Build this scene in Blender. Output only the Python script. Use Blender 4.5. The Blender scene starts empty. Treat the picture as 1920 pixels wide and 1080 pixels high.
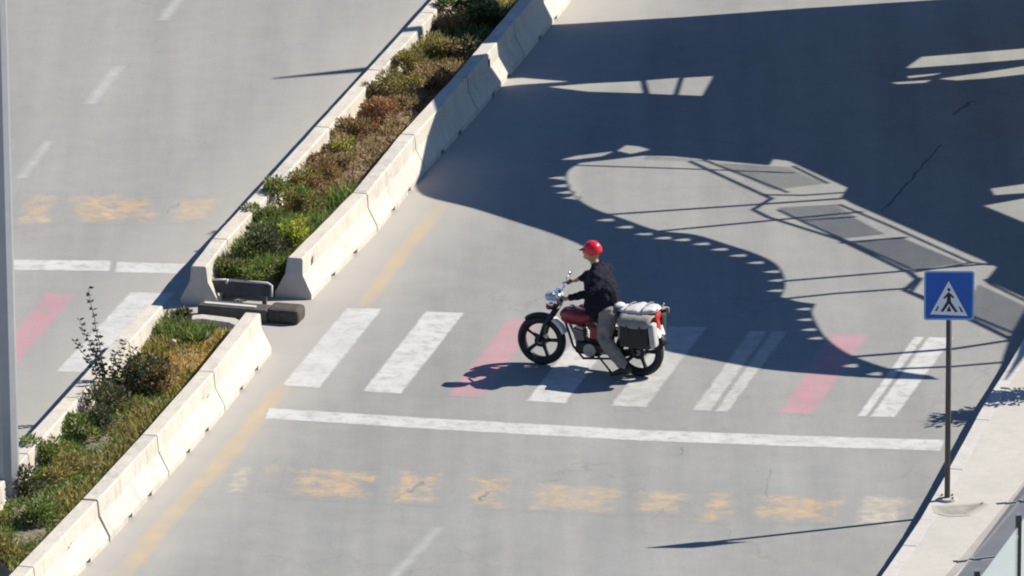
import bpy, bmesh, math, random
from mathutils import Vector, Matrix, noise
from mathutils.geometry import tessellate_polygon, delaunay_2d_cdt
R = random.Random(7)
sc = bpy.context.scene
C = sc.collection
# ------------------------------------------------------------------ camera, sky, sun, exposure
PITCH = math.radians(17.0); FPX = 20600.0; DIST = 137.33
cp, sp = math.cos(PITCH), math.sin(PITCH)
FWD = Vector((0, cp, -sp)); RGT = Vector((1, 0, 0)); UPV = Vector((0, sp, cp))
CAM = -DIST * FWD
cam = bpy.data.cameras.new('camera'); co = bpy.data.objects.new('camera', cam); C.objects.link(co)
co.location = CAM; co.rotation_euler = (math.pi / 2 - PITCH, 0, 0)
cam.sensor_width = 36; cam.lens = FPX / 1920 * 36; cam.clip_start = 1; cam.clip_end = 2500
sc.camera = co
SUN_EL = math.radians(41.0); SUN_AZ = Vector((0.943, 0.333)).normalized()
SDIR = Vector((SUN_AZ.x * math.cos(SUN_EL), SUN_AZ.y * math.cos(SUN_EL), math.sin(SUN_EL)))
w = bpy.data.worlds.new("World"); sc.world = w; w.use_nodes = True
nt = w.node_tree; bg = nt.nodes['Background']
sky = nt.nodes.new('ShaderNodeTexSky'); sky.sky_type = 'NISHITA'; sky.sun_disc = False
sky.sun_elevation = SUN_EL; sky.sun_rotation = math.atan2(SUN_AZ.x, SUN_AZ.y)
sky.air_density = 1.0; sky.dust_density = 0.0; sky.ozone_density = 8.0
nt.links.new(sky.outputs[0], bg.inputs[0]); bg.inputs[1].default_value = 0.062
sl = bpy.data.lights.new('sun', 'SUN'); sl.energy = 4.6; sl.angle = math.radians(0.4); sl.color = (1, 0.935, 0.80)
so = bpy.data.objects.new('sun', sl); C.objects.link(so); so.location = (20, 10, 30)
so.rotation_euler = SDIR.to_track_quat('Z', 'Y').to_euler()
sc.view_settings.view_transform = 'Standard'; sc.view_settings.look = 'None'
sc.view_settings.exposure = 0.82; sc.view_settings.gamma = 1
sc.view_settings.use_curve_mapping = False
try:
    sc.cycles.filter_width = 2.0
except Exception: pass

# ------------------------------------------------------------------ helpers
def ray(px, py): return (FWD * FPX + RGT * (px - 960) + UPV * (540 - py)).normalized()
def G(px, py, z=0.0):
    d = ray(px, py); t = (z - CAM.z) / d.z
    return CAM + d * t
def link(o, parent=None):
    C.objects.link(o)
    if parent is not None: o.parent = parent
    return o
def tag(o, label=None, cat=None, group=None, kind=None):
    if label: o['label'] = label
    if cat: o['category'] = cat
    if group: o['group'] = group
    if kind: o['kind'] = kind
    return o
def empty(name, loc, rz=0.0):
    o = bpy.data.objects.new(name, None); o.location = loc; o.rotation_euler = (0, 0, rz); o.empty_display_size = .2
    return link(o)
class MB:
    def __init__(s): s.v = []; s.f = []; s.c = []
    def quad(s, pts):
        n = len(s.v); s.v += [tuple(p) for p in pts]; s.f.append(tuple(range(n, n + len(pts)))); return s
    def box(s, c, size, rot=None):
        m = rot if rot is not None else Matrix.Identity(3); n = len(s.v); c = Vector(c)
        for i in (-1, 1):
            for j in (-1, 1):
                for k in (-1, 1): s.v.append(tuple(c + m @ Vector((i * size[0] / 2, j * size[1] / 2, k * size[2] / 2))))
        for f in ((0,1,3,2),(4,6,7,5),(0,4,5,1),(2,3,7,6),(0,2,6,4),(1,5,7,3)): s.f.append(tuple(n + i for i in f))
        return s
    def tube(s, pts, r, seg=8, caps=True):
        pts = [Vector(p) for p in pts]; rs = r if isinstance(r, (list, tuple)) else [r] * len(pts); n0 = len(s.v)
        prev = None
        for i, p in enumerate(pts):
            a = pts[max(i - 1, 0)]; b = pts[min(i + 1, len(pts) - 1)]; d = (b - a).normalized()
            if prev is None:
                u = d.orthogonal().normalized()
            else:
                u = (prev - d * prev.dot(d)).normalized()
            prev = u; q = d.cross(u)
            rr = rs[i] if isinstance(rs[i], (tuple, list)) else (rs[i], rs[i])
            for k in range(seg):
                t = 2 * math.pi * k / seg; s.v.append(tuple(p + u * math.cos(t) * rr[0] + q * math.sin(t) * rr[1]))
        for i in range(len(pts) - 1):
            for k in range(seg):
                a = n0 + i * seg + k; b = n0 + i * seg + (k + 1) % seg; s.f.append((a, b, b + seg, a + seg))
        if caps:
            s.f.append(tuple(n0 + k for k in range(seg))[::-1]); m = n0 + (len(pts) - 1) * seg
            s.f.append(tuple(m + k for k in range(seg)))
        return s
    def loft(s, rings, caps=True):
        n0 = len(s.v); seg = len(rings[0])
        for r_ in rings: s.v += [tuple(p) for p in r_]
        for i in range(len(rings) - 1):
            for k in range(seg):
                a = n0 + i * seg + k; b = n0 + i * seg + (k + 1) % seg; s.f.append((a, b, b + seg, a + seg))
        if caps:
            s.f.append(tuple(n0 + k for k in range(seg))[::-1]); m = n0 + (len(rings) - 1) * seg; s.f.append(tuple(m + k for k in range(seg)))
        return s
    def torus(s, c, R_, r, ax=1, seg=40, s2=10, ry=None, a0=0, a1=2 * math.pi):
        """ring in the local x-z plane around the y axis"""
        ry = ry or r; n0 = len(s.v); full = abs(a1 - a0 - 2 * math.pi) < 1e-6; n = seg if full else seg + 1
        for i in range(n):
            t = a0 + (a1 - a0) * i / seg
            for k in range(s2):
                p = 2 * math.pi * k / s2; rad = R_ + r * math.cos(p)
                s.v.append((c[0] + rad * math.cos(t), c[1] + ry * math.sin(p), c[2] + rad * math.sin(t)))
        for i in range(seg):
            j = (i + 1) % n
            for k in range(s2):
                k2 = (k + 1) % s2; s.f.append((n0 + i * s2 + k, n0 + j * s2 + k, n0 + j * s2 + k2, n0 + i * s2 + k2))
        return s
    def ball(s, c, r, seg=16, rings=10, rot=None):
        r = r if isinstance(r, (tuple, list)) else (r, r, r); m = rot or Matrix.Identity(3); c = Vector(c)
        rg = []
        for i in range(1, rings):
            t = math.pi * i / rings
            rg.append([c + m @ Vector((r[0] * math.sin(t) * math.cos(2 * math.pi * k / seg), r[1] * math.sin(t) * math.sin(2 * math.pi * k / seg), -r[2] * math.cos(t))) for k in range(seg)])
        n0 = len(s.v); s.loft(rg, caps=False)
        a = len(s.v); s.v.append(tuple(c + m @ Vector((0, 0, -r[2])))); s.v.append(tuple(c + m @ Vector((0, 0, r[2]))))
        L_ = n0 + (rings - 2) * seg
        for k in range(seg):
            s.f.append((a, n0 + (k + 1) % seg, n0 + k)); s.f.append((a + 1, L_ + k, L_ + (k + 1) % seg))
        return s
    def prism(s, poly, z0, z1):
        """poly: list of Vector (xy); extruded between z0 and z1 offsets"""
        tri = tessellate_polygon([[Vector((p[0], p[1], 0)) for p in poly]]); n = len(s.v); m = len(poly)
        s.v += [(p[0], p[1], z1) for p in poly] + [(p[0], p[1], z0) for p in poly]
        for t in tri: s.f.append(tuple(n + i for i in t)); s.f.append(tuple(n + m + i for i in t[::-1]))
        for i in range(m): j = (i + 1) % m; s.f.append((n + i, n + j, n + m + j, n + m + i))
        return s
    def build(s, name, mat, parent=None, smooth=False, bevel=0.0, remesh=0.0, subd=0):
        me = bpy.data.meshes.new(name); me.from_pydata(s.v, [], s.f); me.update()
        bm = bmesh.new(); bm.from_mesh(me)
        bmesh.ops.recalc_face_normals(bm, faces=bm.faces[:]); bm.to_mesh(me); bm.free()
        if s.c:
            at = me.color_attributes.new('leafcol', 'FLOAT_COLOR', 'CORNER')
            i = 0
            for fi, p in enumerate(me.polygons):
                for _ in p.loop_indices: at.data[_].color = s.c[fi]
        me.materials.append(mat)
        if smooth: me.polygons.foreach_set('use_smooth', [True] * len(me.polygons))
        o = bpy.data.objects.new(name, me); link(o, parent)
        if remesh:
            m = o.modifiers.new('r', 'REMESH'); m.mode = 'VOXEL'; m.voxel_size = remesh; m.use_smooth_shade = True
            m = o.modifiers.new('s', 'SMOOTH'); m.iterations = 4; m.factor = .5
        if bevel:
            m = o.modifiers.new('b', 'BEVEL'); m.width = bevel; m.segments = 2; m.limit_method = 'ANGLE'
        if subd:
            m = o.modifiers.new('d', 'SUBSURF'); m.levels = subd; m.render_levels = subd
        return o

# ------------------------------------------------------------------ materials
MATS = {}
def mat(name, col, rough=.7, metal=0.0, spec=.5, var=.0, scale=8.0, bump=0.0, bscale=60.0, dirt=None, stretch=None):
    m = bpy.data.materials.new(name); m.use_nodes = True; n = m.node_tree; b = n.nodes['Principled BSDF']
    b.inputs['Base Color'].default_value = (*col, 1); b.inputs['Roughness'].default_value = rough
    b.inputs['Metallic'].default_value = metal; b.inputs['Specular IOR Level'].default_value = spec
    tc = n.nodes.new('ShaderNodeTexCoord')
    if var or dirt:
        mp = n.nodes.new('ShaderNodeMapping'); n.links.new(tc.outputs['Object'], mp.inputs[0])
        if stretch: mp.inputs['Scale'].default_value = stretch
        no = n.nodes.new('ShaderNodeTexNoise'); no.inputs['Scale'].default_value = scale; no.inputs['Detail'].default_value = 8; no.inputs['Roughness'].default_value = .65
        n.links.new(mp.outputs[0], no.inputs[0])
        cr = n.nodes.new('ShaderNodeValToRGB'); cr.color_ramp.elements[0].position = .3; cr.color_ramp.elements[1].position = .72
        dk = dirt or tuple(c * (1 - var) for c in col); lt = tuple(min(1, c * (1 + var * .6)) for c in col)
        cr.color_ramp.elements[0].color = (*dk, 1); cr.color_ramp.elements[1].color = (*lt, 1)
        n.links.new(no.outputs[0], cr.inputs[0]); n.links.new(cr.outputs[0], b.inputs['Base Color'])
    if bump:
        bn = n.nodes.new('ShaderNodeTexNoise'); bn.inputs['Scale'].default_value = bscale; bn.inputs['Detail'].default_value = 6
        n.links.new(tc.outputs['Object'], bn.inputs[0]); bp = n.nodes.new('ShaderNodeBump'); bp.inputs['Strength'].default_value = bump; bp.inputs['Distance'].default_value = .02
        n.links.new(bn.outputs[0], bp.inputs['Height']); n.links.new(bp.outputs[0], b.inputs['Normal'])
    MATS[name] = m; return m
M = {}
def road_material():
    m = bpy.data.materials.new('asphalt'); m.use_nodes = True; n = m.node_tree; b = n.nodes['Principled BSDF']; N = n.nodes.new; Lk = n.links.new
    b.inputs['Roughness'].default_value = .9; b.inputs['Specular IOR Level'].default_value = .25
    tc = N('ShaderNodeTexCoord')
    def nz(scale, detail, rough=.6, st=(1, 1, 1), rot=0):
        mp = N('ShaderNodeMapping'); mp.inputs['Scale'].default_value = st; mp.inputs['Rotation'].default_value = (0, 0, rot); Lk(tc.outputs['Object'], mp.inputs[0])
        o = N('ShaderNodeTexNoise'); o.inputs['Scale'].default_value = scale; o.inputs['Detail'].default_value = detail; o.inputs['Roughness'].default_value = rough; Lk(mp.outputs[0], o.inputs[0]); return o.outputs[0]
    def ramp(x, a, ca, b_, cb):
        r = N('ShaderNodeValToRGB'); e = r.color_ramp.elements; e[0].position = a; e[0].color = (*ca, 1); e[1].position = b_; e[1].color = (*cb, 1); Lk(x, r.inputs[0]); return r.outputs[0]
    def mul(a, bb, f=1.0, mode='MULTIPLY'):
        x = N('ShaderNodeMix'); x.data_type = 'RGBA'; x.blend_type = mode; x.inputs[0].default_value = f; Lk(a, x.inputs[6]); Lk(bb, x.inputs[7]); return x.outputs[2]
    base = ramp(nz(.35, 5), .3, (.240, .241, .238), .7, (.264, .268, .270))
    a = math.radians(13)
    streak = ramp(nz(1.0, 6, .6, (1.6, .09, 1), a), .3, (.86, .86, .87), .7, (1.08, 1.07, 1.05))
    fine = ramp(nz(26, 6, .75), .25, (.87, .87, .87), .75, (1.11, 1.11, 1.11))
    mid = ramp(nz(2.6, 7, .7), .3, (.93, .93, .95), .68, (1.05, 1.045, 1.03))
    c = mul(mul(mul(base, streak), fine), mid)
    # faint hairline cracks
    vo = N('ShaderNodeTexVoronoi'); vo.feature = 'DISTANCE_TO_EDGE'; vo.inputs['Scale'].default_value = .55
    mp = N('ShaderNodeMapping'); Lk(tc.outputs['Object'], mp.inputs[0])
    dn = N('ShaderNodeTexNoise'); dn.inputs['Scale'].default_value = 1.3; dn.inputs['Detail'].default_value = 6; Lk(tc.outputs['Object'], dn.inputs[0])
    ad = N('ShaderNodeMix'); ad.data_type = 'RGBA'; ad.blend_type = 'ADD'; ad.inputs[0].default_value = 1.2; Lk(mp.outputs[0], ad.inputs[6]); Lk(dn.outputs[1], ad.inputs[7]); Lk(ad.outputs[2], vo.inputs[0])
    crk = ramp(vo.outputs['Distance'], .0, (.85, .84, .83), .012, (1, 1, 1))
    msk = ramp(nz(.5, 3), .5, (0, 0, 0), .62, (1, 1, 1))
    x = N('ShaderNodeMix'); x.data_type = 'RGBA'; Lk(msk, x.inputs[0]); x.inputs[6].default_value = (1, 1, 1, 1); Lk(crk, x.inputs[7])
    c = mul(c, x.outputs[2])
    # pale beige dust gathered along the barriers
    sx = N('ShaderNodeVectorMath'); sx.operation = 'DOT_PRODUCT'; Lk(tc.outputs['Object'], sx.inputs[0])
    p0 = G(1010, 110); p1 = G(190, 1010); d = (p0 - p1).normalized(); nrm = Vector((d.y, -d.x, 0)); sx.inputs[1].default_value = nrm
    off = N('ShaderNodeMath'); off.operation = 'SUBTRACT'; Lk(sx.outputs['Value'], off.inputs[0]); off.inputs[1].default_value = nrm.dot(p0)
    wob = N('ShaderNodeMath'); wob.operation = 'MULTIPLY_ADD'; Lk(nz(1.2, 5), wob.inputs[0]); wob.inputs[1].default_value = -.9; Lk(off.outputs[0], wob.inputs[2])
    dr = N('ShaderNodeMapRange'); dr.inputs[1].default_value = -.35; dr.inputs[2].default_value = 1.0; dr.inputs[3].default_value = .85; dr.inputs[4].default_value = 0; Lk(wob.outputs[0], dr.inputs[0])
    lft = N('ShaderNodeMapRange'); lft.inputs[1].default_value = -3.2; lft.inputs[2].default_value = -1.2; lft.inputs[3].default_value = .1; lft.inputs[4].default_value = 1; Lk(off.outputs[0], lft.inputs[0])
    mm = N('ShaderNodeMath'); mm.operation = 'MULTIPLY'; mm.use_clamp = True; Lk(dr.outputs[0], mm.inputs[0]); Lk(lft.outputs[0], mm.inputs[1])
    x2 = N('ShaderNodeMix'); x2.data_type = 'RGBA'; Lk(mm.outputs[0], x2.inputs[0]); Lk(c, x2.inputs[6]); x2.inputs[7].default_value = (.375, .352, .33, 1)
    Lk(x2.outputs[2], b.inputs['Base Color'])
    bp = N('ShaderNodeBump'); bp.inputs['Strength'].default_value = .25; bp.inputs['Distance'].default_value = .01; Lk(nz(90, 4), bp.inputs['Height']); Lk(bp.outputs[0], b.inputs['Normal'])
    return m
def paint_material(name, col, wear=.35, soft=.08, scale=5.0, rough=.7, dirt=.12, top=1.0, fade=False, edge=None, base='road'):
    """road paint worn through to the asphalt"""
    m = M[base].copy(); m.name = name; n = m.node_tree; b = next(x for x in n.nodes if x.type == 'BSDF_PRINCIPLED'); N = n.nodes.new; Lk = n.links.new
    road_col = b.inputs['Base Color'].links[0].from_socket; b.inputs['Roughness'].default_value = rough
    tc = N('ShaderNodeTexCoord'); no = N('ShaderNodeTexNoise'); no.inputs['Scale'].default_value = scale; no.inputs['Detail'].default_value = 10; no.inputs['Roughness'].default_value = .72; Lk(tc.outputs['Object'], no.inputs[0])
    r = N('ShaderNodeMapRange'); r.inputs[1].default_value = wear; r.inputs[2].default_value = wear + soft; r.inputs[4].default_value = top; Lk(no.outputs[0], r.inputs[0]); fac = r.outputs[0]
    if fade:
        at = N('ShaderNodeAttribute'); at.attribute_name = 'cover'; mu = N('ShaderNodeMath'); mu.operation = 'MULTIPLY'; Lk(fac, mu.inputs[0]); Lk(at.outputs['Fac'], mu.inputs[1]); fac = mu.outputs[0]
    if edge:
        def att(nm): q = N('ShaderNodeAttribute'); q.attribute_name = nm; return q.outputs['Fac']
        def mt(op, a_, b_): q = N('ShaderNodeMath'); q.operation = op; [Lk(v_, q.inputs[i_]) if not isinstance(v_, (int, float)) else setattr(q.inputs[i_], 'default_value', v_) for i_, v_ in enumerate((a_, b_)) if v_ is not None]; return q.outputs[0]
        du = mt('MULTIPLY', mt('SUBTRACT', 1.0, mt('ABSOLUTE', att('u'), None)), att('hu')); dv = mt('MULTIPLY', mt('SUBTRACT', 1.0, mt('ABSOLUTE', att('v'), None)), att('hv'))
        en = N('ShaderNodeTexNoise'); en.inputs['Scale'].default_value = edge[2]; en.inputs['Detail'].default_value = 8; en.inputs['Roughness'].default_value = .7; Lk(tc.outputs['Object'], en.inputs[0])
        dd = mt('ADD', mt('MINIMUM', du, dv), mt('MULTIPLY', mt('SUBTRACT', en.outputs[0], .62), edge[1]))
        cl = N('ShaderNodeMapRange'); cl.interpolation_type = 'SMOOTHSTEP'; cl.inputs[1].default_value = -edge[0] * .2; cl.inputs[2].default_value = edge[0]; Lk(dd, cl.inputs[0]); fac = mt('MULTIPLY', fac, cl.outputs[0])
    n2 = N('ShaderNodeTexNoise'); n2.inputs['Scale'].default_value = 2.2; n2.inputs['Detail'].default_value = 7; Lk(tc.outputs['Object'], n2.inputs[0])
    cr = N('ShaderNodeValToRGB'); e = cr.color_ramp.elements; e[0].position = .3; e[1].position = .7
    e[0].color = (*[c * (1 - dirt) for c in col], 1); e[1].color = (*[min(.85, c * (1 + dirt * .4)) for c in col], 1); Lk(n2.outputs[0], cr.inputs[0])
    x = N('ShaderNodeMix'); x.data_type = 'RGBA'; Lk(fac, x.inputs[0]); Lk(road_col, x.inputs[6]); Lk(cr.outputs[0], x.inputs[7]); Lk(x.outputs[2], b.inputs['Base Color'])
    return m
def leaf_material():
    m = bpy.data.materials.new('leaf'); m.use_nodes = True; n = m.node_tree; b = n.nodes['Principled BSDF']
    a = n.nodes.new('ShaderNodeAttribute'); a.attribute_name = 'leafcol'; n.links.new(a.outputs['Color'], b.inputs['Base Color'])
    b.inputs['Roughness'].default_value = .6; b.inputs['Specular IOR Level'].default_value = .3
    t = n.nodes.new('ShaderNodeBsdfTranslucent'); n.links.new(a.outputs['Color'], t.inputs[0])
    x = n.nodes.new('ShaderNodeMixShader'); x.inputs[0].default_value = .4; n.links.new(b.outputs[0], x.inputs[1]); n.links.new(t.outputs[0], x.inputs[2]); n.links.new(x.outputs[0], n.nodes['Material Output'].inputs[0])
    return m
M['road'] = road_material()
M['white_paint'] = paint_material('white_paint', (.48, .475, .475), .26, .26, 6, dirt=.12, edge=(.035, .08, 8))
M['dirty_white_paint'] = paint_material('dirty_white_paint', (.43, .43, .42), .20, .38, 5, dirt=.12, top=.92, edge=(.04, .12, 6))
M['pink_paint'] = paint_material('pink_paint', (.48, .21, .26), .20, .5, 3.5, top=.85, edge=(.10, .08, 4))
M['faint_white'] = paint_material('faint_white', (.42, .42, .41), .2, .4, 2.5, top=.62, edge=(.10, .12, 4))
M['yellow_paint'] = paint_material('yellow_paint', (.57, .37, .17), .40, .28, 4.2, dirt=.2, top=.82, edge=(.18, .8, 3.2))
M['faint_yellow'] = paint_material('faint_yellow', (.52, .37, .21), .34, .34, 4.2, dirt=.15, top=.75, edge=(.18, .8, 3.2))
M['edge_yellow'] = paint_material('edge_yellow', (.50, .36, .18), .15, .6, 1.6, dirt=.1, top=.7, fade=True)
M['cream_paint'] = paint_material('cream_paint', (.50, .43, .35), .36, .25, 6, top=.75, edge=(.14, .5, 5))
M['stain'] = paint_material('stain', (.12, .115, .105), .30, .4, 3, top=.6)
M['crack'] = mat('crack_fill', (.11, .105, .10), .9)
M['pave'] = mat('pavement_concrete', (.43, .41, .385), .9, var=.10, scale=2.2, bump=.2)
M['concrete'] = mat('barrier_concrete', (.52, .475, .42), .85, var=.12, scale=2.6, bump=.35, bscale=45)
M['concrete_b'] = mat('barrier_concrete_grey', (.49, .455, .41), .85, var=.17, scale=3.4, bump=.35, bscale=45)
M['kerb'] = mat('kerb_stone', (.46, .44, .43), .85, var=.1, scale=3, bump=.2)
M['paving_grey'] = mat('grey_paving', (.36, .35, .35), .9, var=.12, scale=4, bump=.2)
M['channel'] = mat('drain_channel', (.31, .29, .285), .9, var=.1, scale=4)
M['soil'] = mat('dry_soil', (.22, .175, .135), .95, var=.4, scale=9, bump=.8, bscale=30)
M['ground'] = mat('dusty_ground', (.25, .235, .21), .95, var=.15, scale=.4)
M['leaf'] = leaf_material()
M['bark'] = mat('bark', (.07, .05, .035), .9, var=.3, scale=20)
M['steel'] = mat('galvanised_steel', (.42, .43, .45), .42, metal=.75, var=.1, scale=6)
M['post_grey'] = mat('grey_lamp_post', (.36, .37, .40), .38, metal=.25, var=.08, scale=4)
M['dark_steel'] = mat('dark_steel', (.045, .043, .042), .55, var=.3, scale=12)
M['bench_metal'] = mat('dark_panel', (.075, .068, .063), .7, var=.5, scale=10)
M['pale_pipe'] = mat('pale_pipe', (.55, .53, .5), .45, var=.1, scale=8)
M['rubber'] = mat('rubber_and_pocket_shade', (.065, .054, .048), .85, var=.5, scale=15, bump=.3)  # also the painted shade of the lifting pockets
M['tyre'] = mat('tyre', (.012, .012, .013), .7)
M['black_metal'] = mat('black_alloy', (.018, .018, .02), .4, metal=.3)
M['chrome'] = mat('chrome', (.75, .76, .78), .18, metal=1.0)
M['alu'] = mat('engine_alloy', (.30, .29, .28), .45, metal=.7, var=.3, scale=20)
M['red_tank'] = mat('dark_red_paint', (.22, .012, .02), .3, var=.1)
M['white_plastic'] = mat('white_plastic', (.72, .72, .72), .4)
M['seat'] = mat('black_seat', (.015, .015, .016), .6)
M['bag_white'] = mat('white_cloth', (.52, .51, .53), .8, var=.12, scale=12, bump=.6, bscale=12)
M['bag_beige'] = mat('grey_beige_cloth', (.22, .21, .205), .85, var=.2, scale=12, bump=.5, bscale=14)
M['cowl'] = mat('silver_grey_paint', (.42, .45, .48), .3, metal=.2)
M['pocket'] = mat('pale_grey_cloth', (.42, .40, .38), .85, var=.2, scale=12)
M['bag_black'] = mat('black_canvas', (.022, .023, .022), .8, var=.2, scale=10, bump=.3)
M['red_lens'] = mat('red_lens', (.5, .03, .03), .25)
M['amber'] = mat('amber_lens', (.7, .28, .04), .3)
M['glass_lens'] = mat('lamp_glass', (.40, .47, .52), .1, metal=.3)
M['helmet'] = mat('red_helmet', (.62, .018, .035), .22)
M['visor'] = mat('dark_red_peak', (.38, .01, .02), .35)
M['jacket'] = mat('navy_jacket', (.010, .011, .022), .85, spec=.15, var=.4, scale=6, bump=.9, bscale=9)
M['trouser'] = mat('grey_trousers', (.21, .19, .17), .9, var=.2, scale=9, bump=.8, bscale=12)
M['skin'] = mat('skin', (.40, .22, .15), .55)
M['hair'] = mat('hair', (.02, .015, .012), .7)
M['shoe'] = mat('shoe', (.015, .014, .013), .6)
M['sign_blue'] = mat('sign_blue', (.002, .085, .42), .45, var=.06, scale=3)
M['sign_edge'] = mat('sign_edge', (.20, .38, .62), .4)
M['sign_white'] = mat('sign_white', (.68, .72, .76), .45)
M['sign_black'] = mat('sign_black', (.01, .01, .02), .5)
M['pole_paint'] = mat('weathered_dark_pole', (.075, .07, .065), .6, var=.2, scale=8)
M['shadow_caster'] = mat('caster_steel', (.3, .3, .3), .6)
def glass_mat():
    m = bpy.data.materials.new('pale_glass'); m.use_nodes = True; n = m.node_tree; b = n.nodes['Principled BSDF']
    b.inputs['Base Color'].default_value = (.52, .60, .62, 1); b.inputs['Roughness'].default_value = .12; b.inputs['Alpha'].default_value = .42
    return m
M['glass'] = glass_mat()

def grime(m, amount, tint):
    n = m.node_tree; b = n.nodes['Principled BSDF']; N = n.nodes.new; Lk = n.links.new; src = b.inputs['Base Color'].links[0].from_socket
    tc = N('ShaderNodeTexCoord'); oi = N('ShaderNodeObjectInfo'); ad = N('ShaderNodeVectorMath'); ad.operation = 'ADD'; Lk(tc.outputs['Object'], ad.inputs[0]); Lk(oi.outputs['Location'], ad.inputs[1])
    def layer(sc_, scale, lo, hi, k):
        nonlocal src
        mp = N('ShaderNodeMapping'); mp.inputs['Scale'].default_value = sc_; Lk(ad.outputs[0], mp.inputs[0])
        no = N('ShaderNodeTexNoise'); no.inputs['Scale'].default_value = scale; no.inputs['Detail'].default_value = 7; no.inputs['Roughness'].default_value = .7; Lk(mp.outputs[0], no.inputs[0])
        r = N('ShaderNodeMapRange'); r.inputs[1].default_value = lo; r.inputs[2].default_value = hi; r.inputs[3].default_value = 0; r.inputs[4].default_value = k; Lk(no.outputs[0], r.inputs[0])
        x = N('ShaderNodeMix'); x.data_type = 'RGBA'; Lk(r.outputs[0], x.inputs[0]); Lk(src, x.inputs[6]); x.inputs[7].default_value = (*tint, 1); src = x.outputs[2]
    layer((1, 1, .12), 9, .5, .75, amount)          # rain streaks
    layer((.5, 3, 3), 5, .58, .78, amount * .9)     # long scuffs
    layer((1, 1, 1), 45, .62, .7, amount)           # pits and specks
    Lk(src, b.inputs['Base Color'])
grime(M['concrete'], .42, (.20, .17, .14)); grime(M['concrete_b'], .6, (.18, .16, .14)); grime(M['kerb'], .4, (.24, .22, .2)); grime(M['pave'], .3, (.27, .25, .22))

M['pave_stain'] = paint_material('pavement_stain', (.13, .125, .09), .25, .4, 2.5, top=.85, fade=True, base='pave')
# ------------------------------------------------------------------ ground, road, pavement
def sheet(name, pts, z, m, parent=None, kind='structure', sub=None):
    mb = MB(); poly = [G(px, py, z) for px, py in pts]; tri = tessellate_polygon([[Vector((p.x, p.y, 0)) for p in poly]])
    mb.v = [(p.x, p.y, z) for p in poly]; mb.f = [tuple(t) for t in tri]
    o = mb.build(name, m, parent)
    if kind and parent is None: tag(o, kind=kind)
    return o
mb = MB(); mb.quad([(-900, -900, -.03), (900, -900, -.03), (900, 1500, -.03), (-900, 1500, -.03)])
tag(mb.build('ground', M['ground']), kind='structure')
mb = MB(); mb.quad([(-30, -60, 0), (14, -60, 0), (14, 90, 0), (-30, 90, 0)])
road = tag(mb.build('road', M['road']), kind='structure')

def ragged(pts, amp=.02, step=.12, seed=0):
    """outline with small uneven edges, in world xy"""
    rr = random.Random(seed); P = [G(*p) for p in pts]; out = []
    for i in range(len(P)):
        a, b = P[i], P[(i + 1) % len(P)]; L_ = (b - a).length; n = max(1, int(L_ / step)); nr = Vector((b.y - a.y, a.x - b.x, 0)).normalized()
        for k in range(n):
            q = a.lerp(b, k / n); out.append(q + nr * rr.uniform(-amp, amp) * (0.3 if k == 0 else 1))
    return out
FADE = {}
def soft_sheet(name, outl, z, m, parent, inset):
    n = len(outl); c = Vector((sum(p.x for p in outl) / n, sum(p.y for p in outl) / n, 0)); inner = []
    for i, p in enumerate(outl):
        a, b_ = outl[i - 3 if n > 12 else i - 1], outl[(i + (3 if n > 12 else 1)) % n]; t = (b_ - a); nr = Vector((t.y, -t.x, 0)); nr = nr.normalized() if nr.length > 1e-6 else Vector((0, 0, 0))
        q = Vector((p.x, p.y, 0)); k = nr if nr.dot(c - q) > 0 else -nr
        inner.append(q + k * inset)
    mb = MB(); mb.v = [(p.x, p.y, z) for p in inner] + [(p.x, p.y, z) for p in outl]
    mb.f = [tuple(t) for t in tessellate_polygon([[Vector((p.x, p.y, 0)) for p in inner]])]
    for i in range(n): j = (i + 1) % n; mb.f.append((i, j, n + j, n + i))
    o = mb.build(name, m, parent); at = o.data.attributes.new('cover', 'FLOAT', 'POINT')
    at.data.foreach_set('value', [1.0] * n + [0.0] * n); return o
def strip_mark(name, A, B, m, z=.0007, label=None):
    """painted strip between two px polylines A and B"""
    A = [G(*p) for p in A]; B = [G(*p) for p in B]; n = len(A); mb = MB()
    LA = [0]
    for i in range(1, n): LA.append(LA[-1] + (A[i] - A[i - 1]).length)
    for p in (A, B): mb.v += [(q.x, q.y, z) for q in p]
    for i in range(n - 1): mb.f.append((i, i + 1, n + i + 1, n + i))
    d = (A[-1] - A[0]).normalized(); wd = sum(((b_ - a_) - d * (b_ - a_).dot(d)).length for a_, b_ in zip(A, B)) / n
    o = mb.build(name, m, road); V = [2 * l / LA[-1] - 1 for l in LA]
    for nm, vals in (('u', [-1.0] * n + [1.0] * n), ('v', V + V), ('hu', [wd / 2] * 2 * n), ('hv', [LA[-1] / 2] * 2 * n)):
        o.data.attributes.new(nm, 'FLOAT', 'POINT').data.foreach_set('value', vals)
    if label: o['label'] = label
    return o
def marking(name, pts, m, z=.0007, amp=0, label=None, seed=0):
    """quad: far left, far right, near right, near left"""
    a, b_, c, d = pts; k = 8; lp = lambda p, q, t: (p[0] + (q[0] - p[0]) * t, p[1] + (q[1] - p[1]) * t)
    return strip_mark(name, [lp(a, d, i / k) for i in range(k + 1)], [lp(b_, c, i / k) for i in range(k + 1)], m, z, label)
W_, D_, P_ = M['white_paint'], M['dirty_white_paint'], M['pink_paint']
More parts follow.
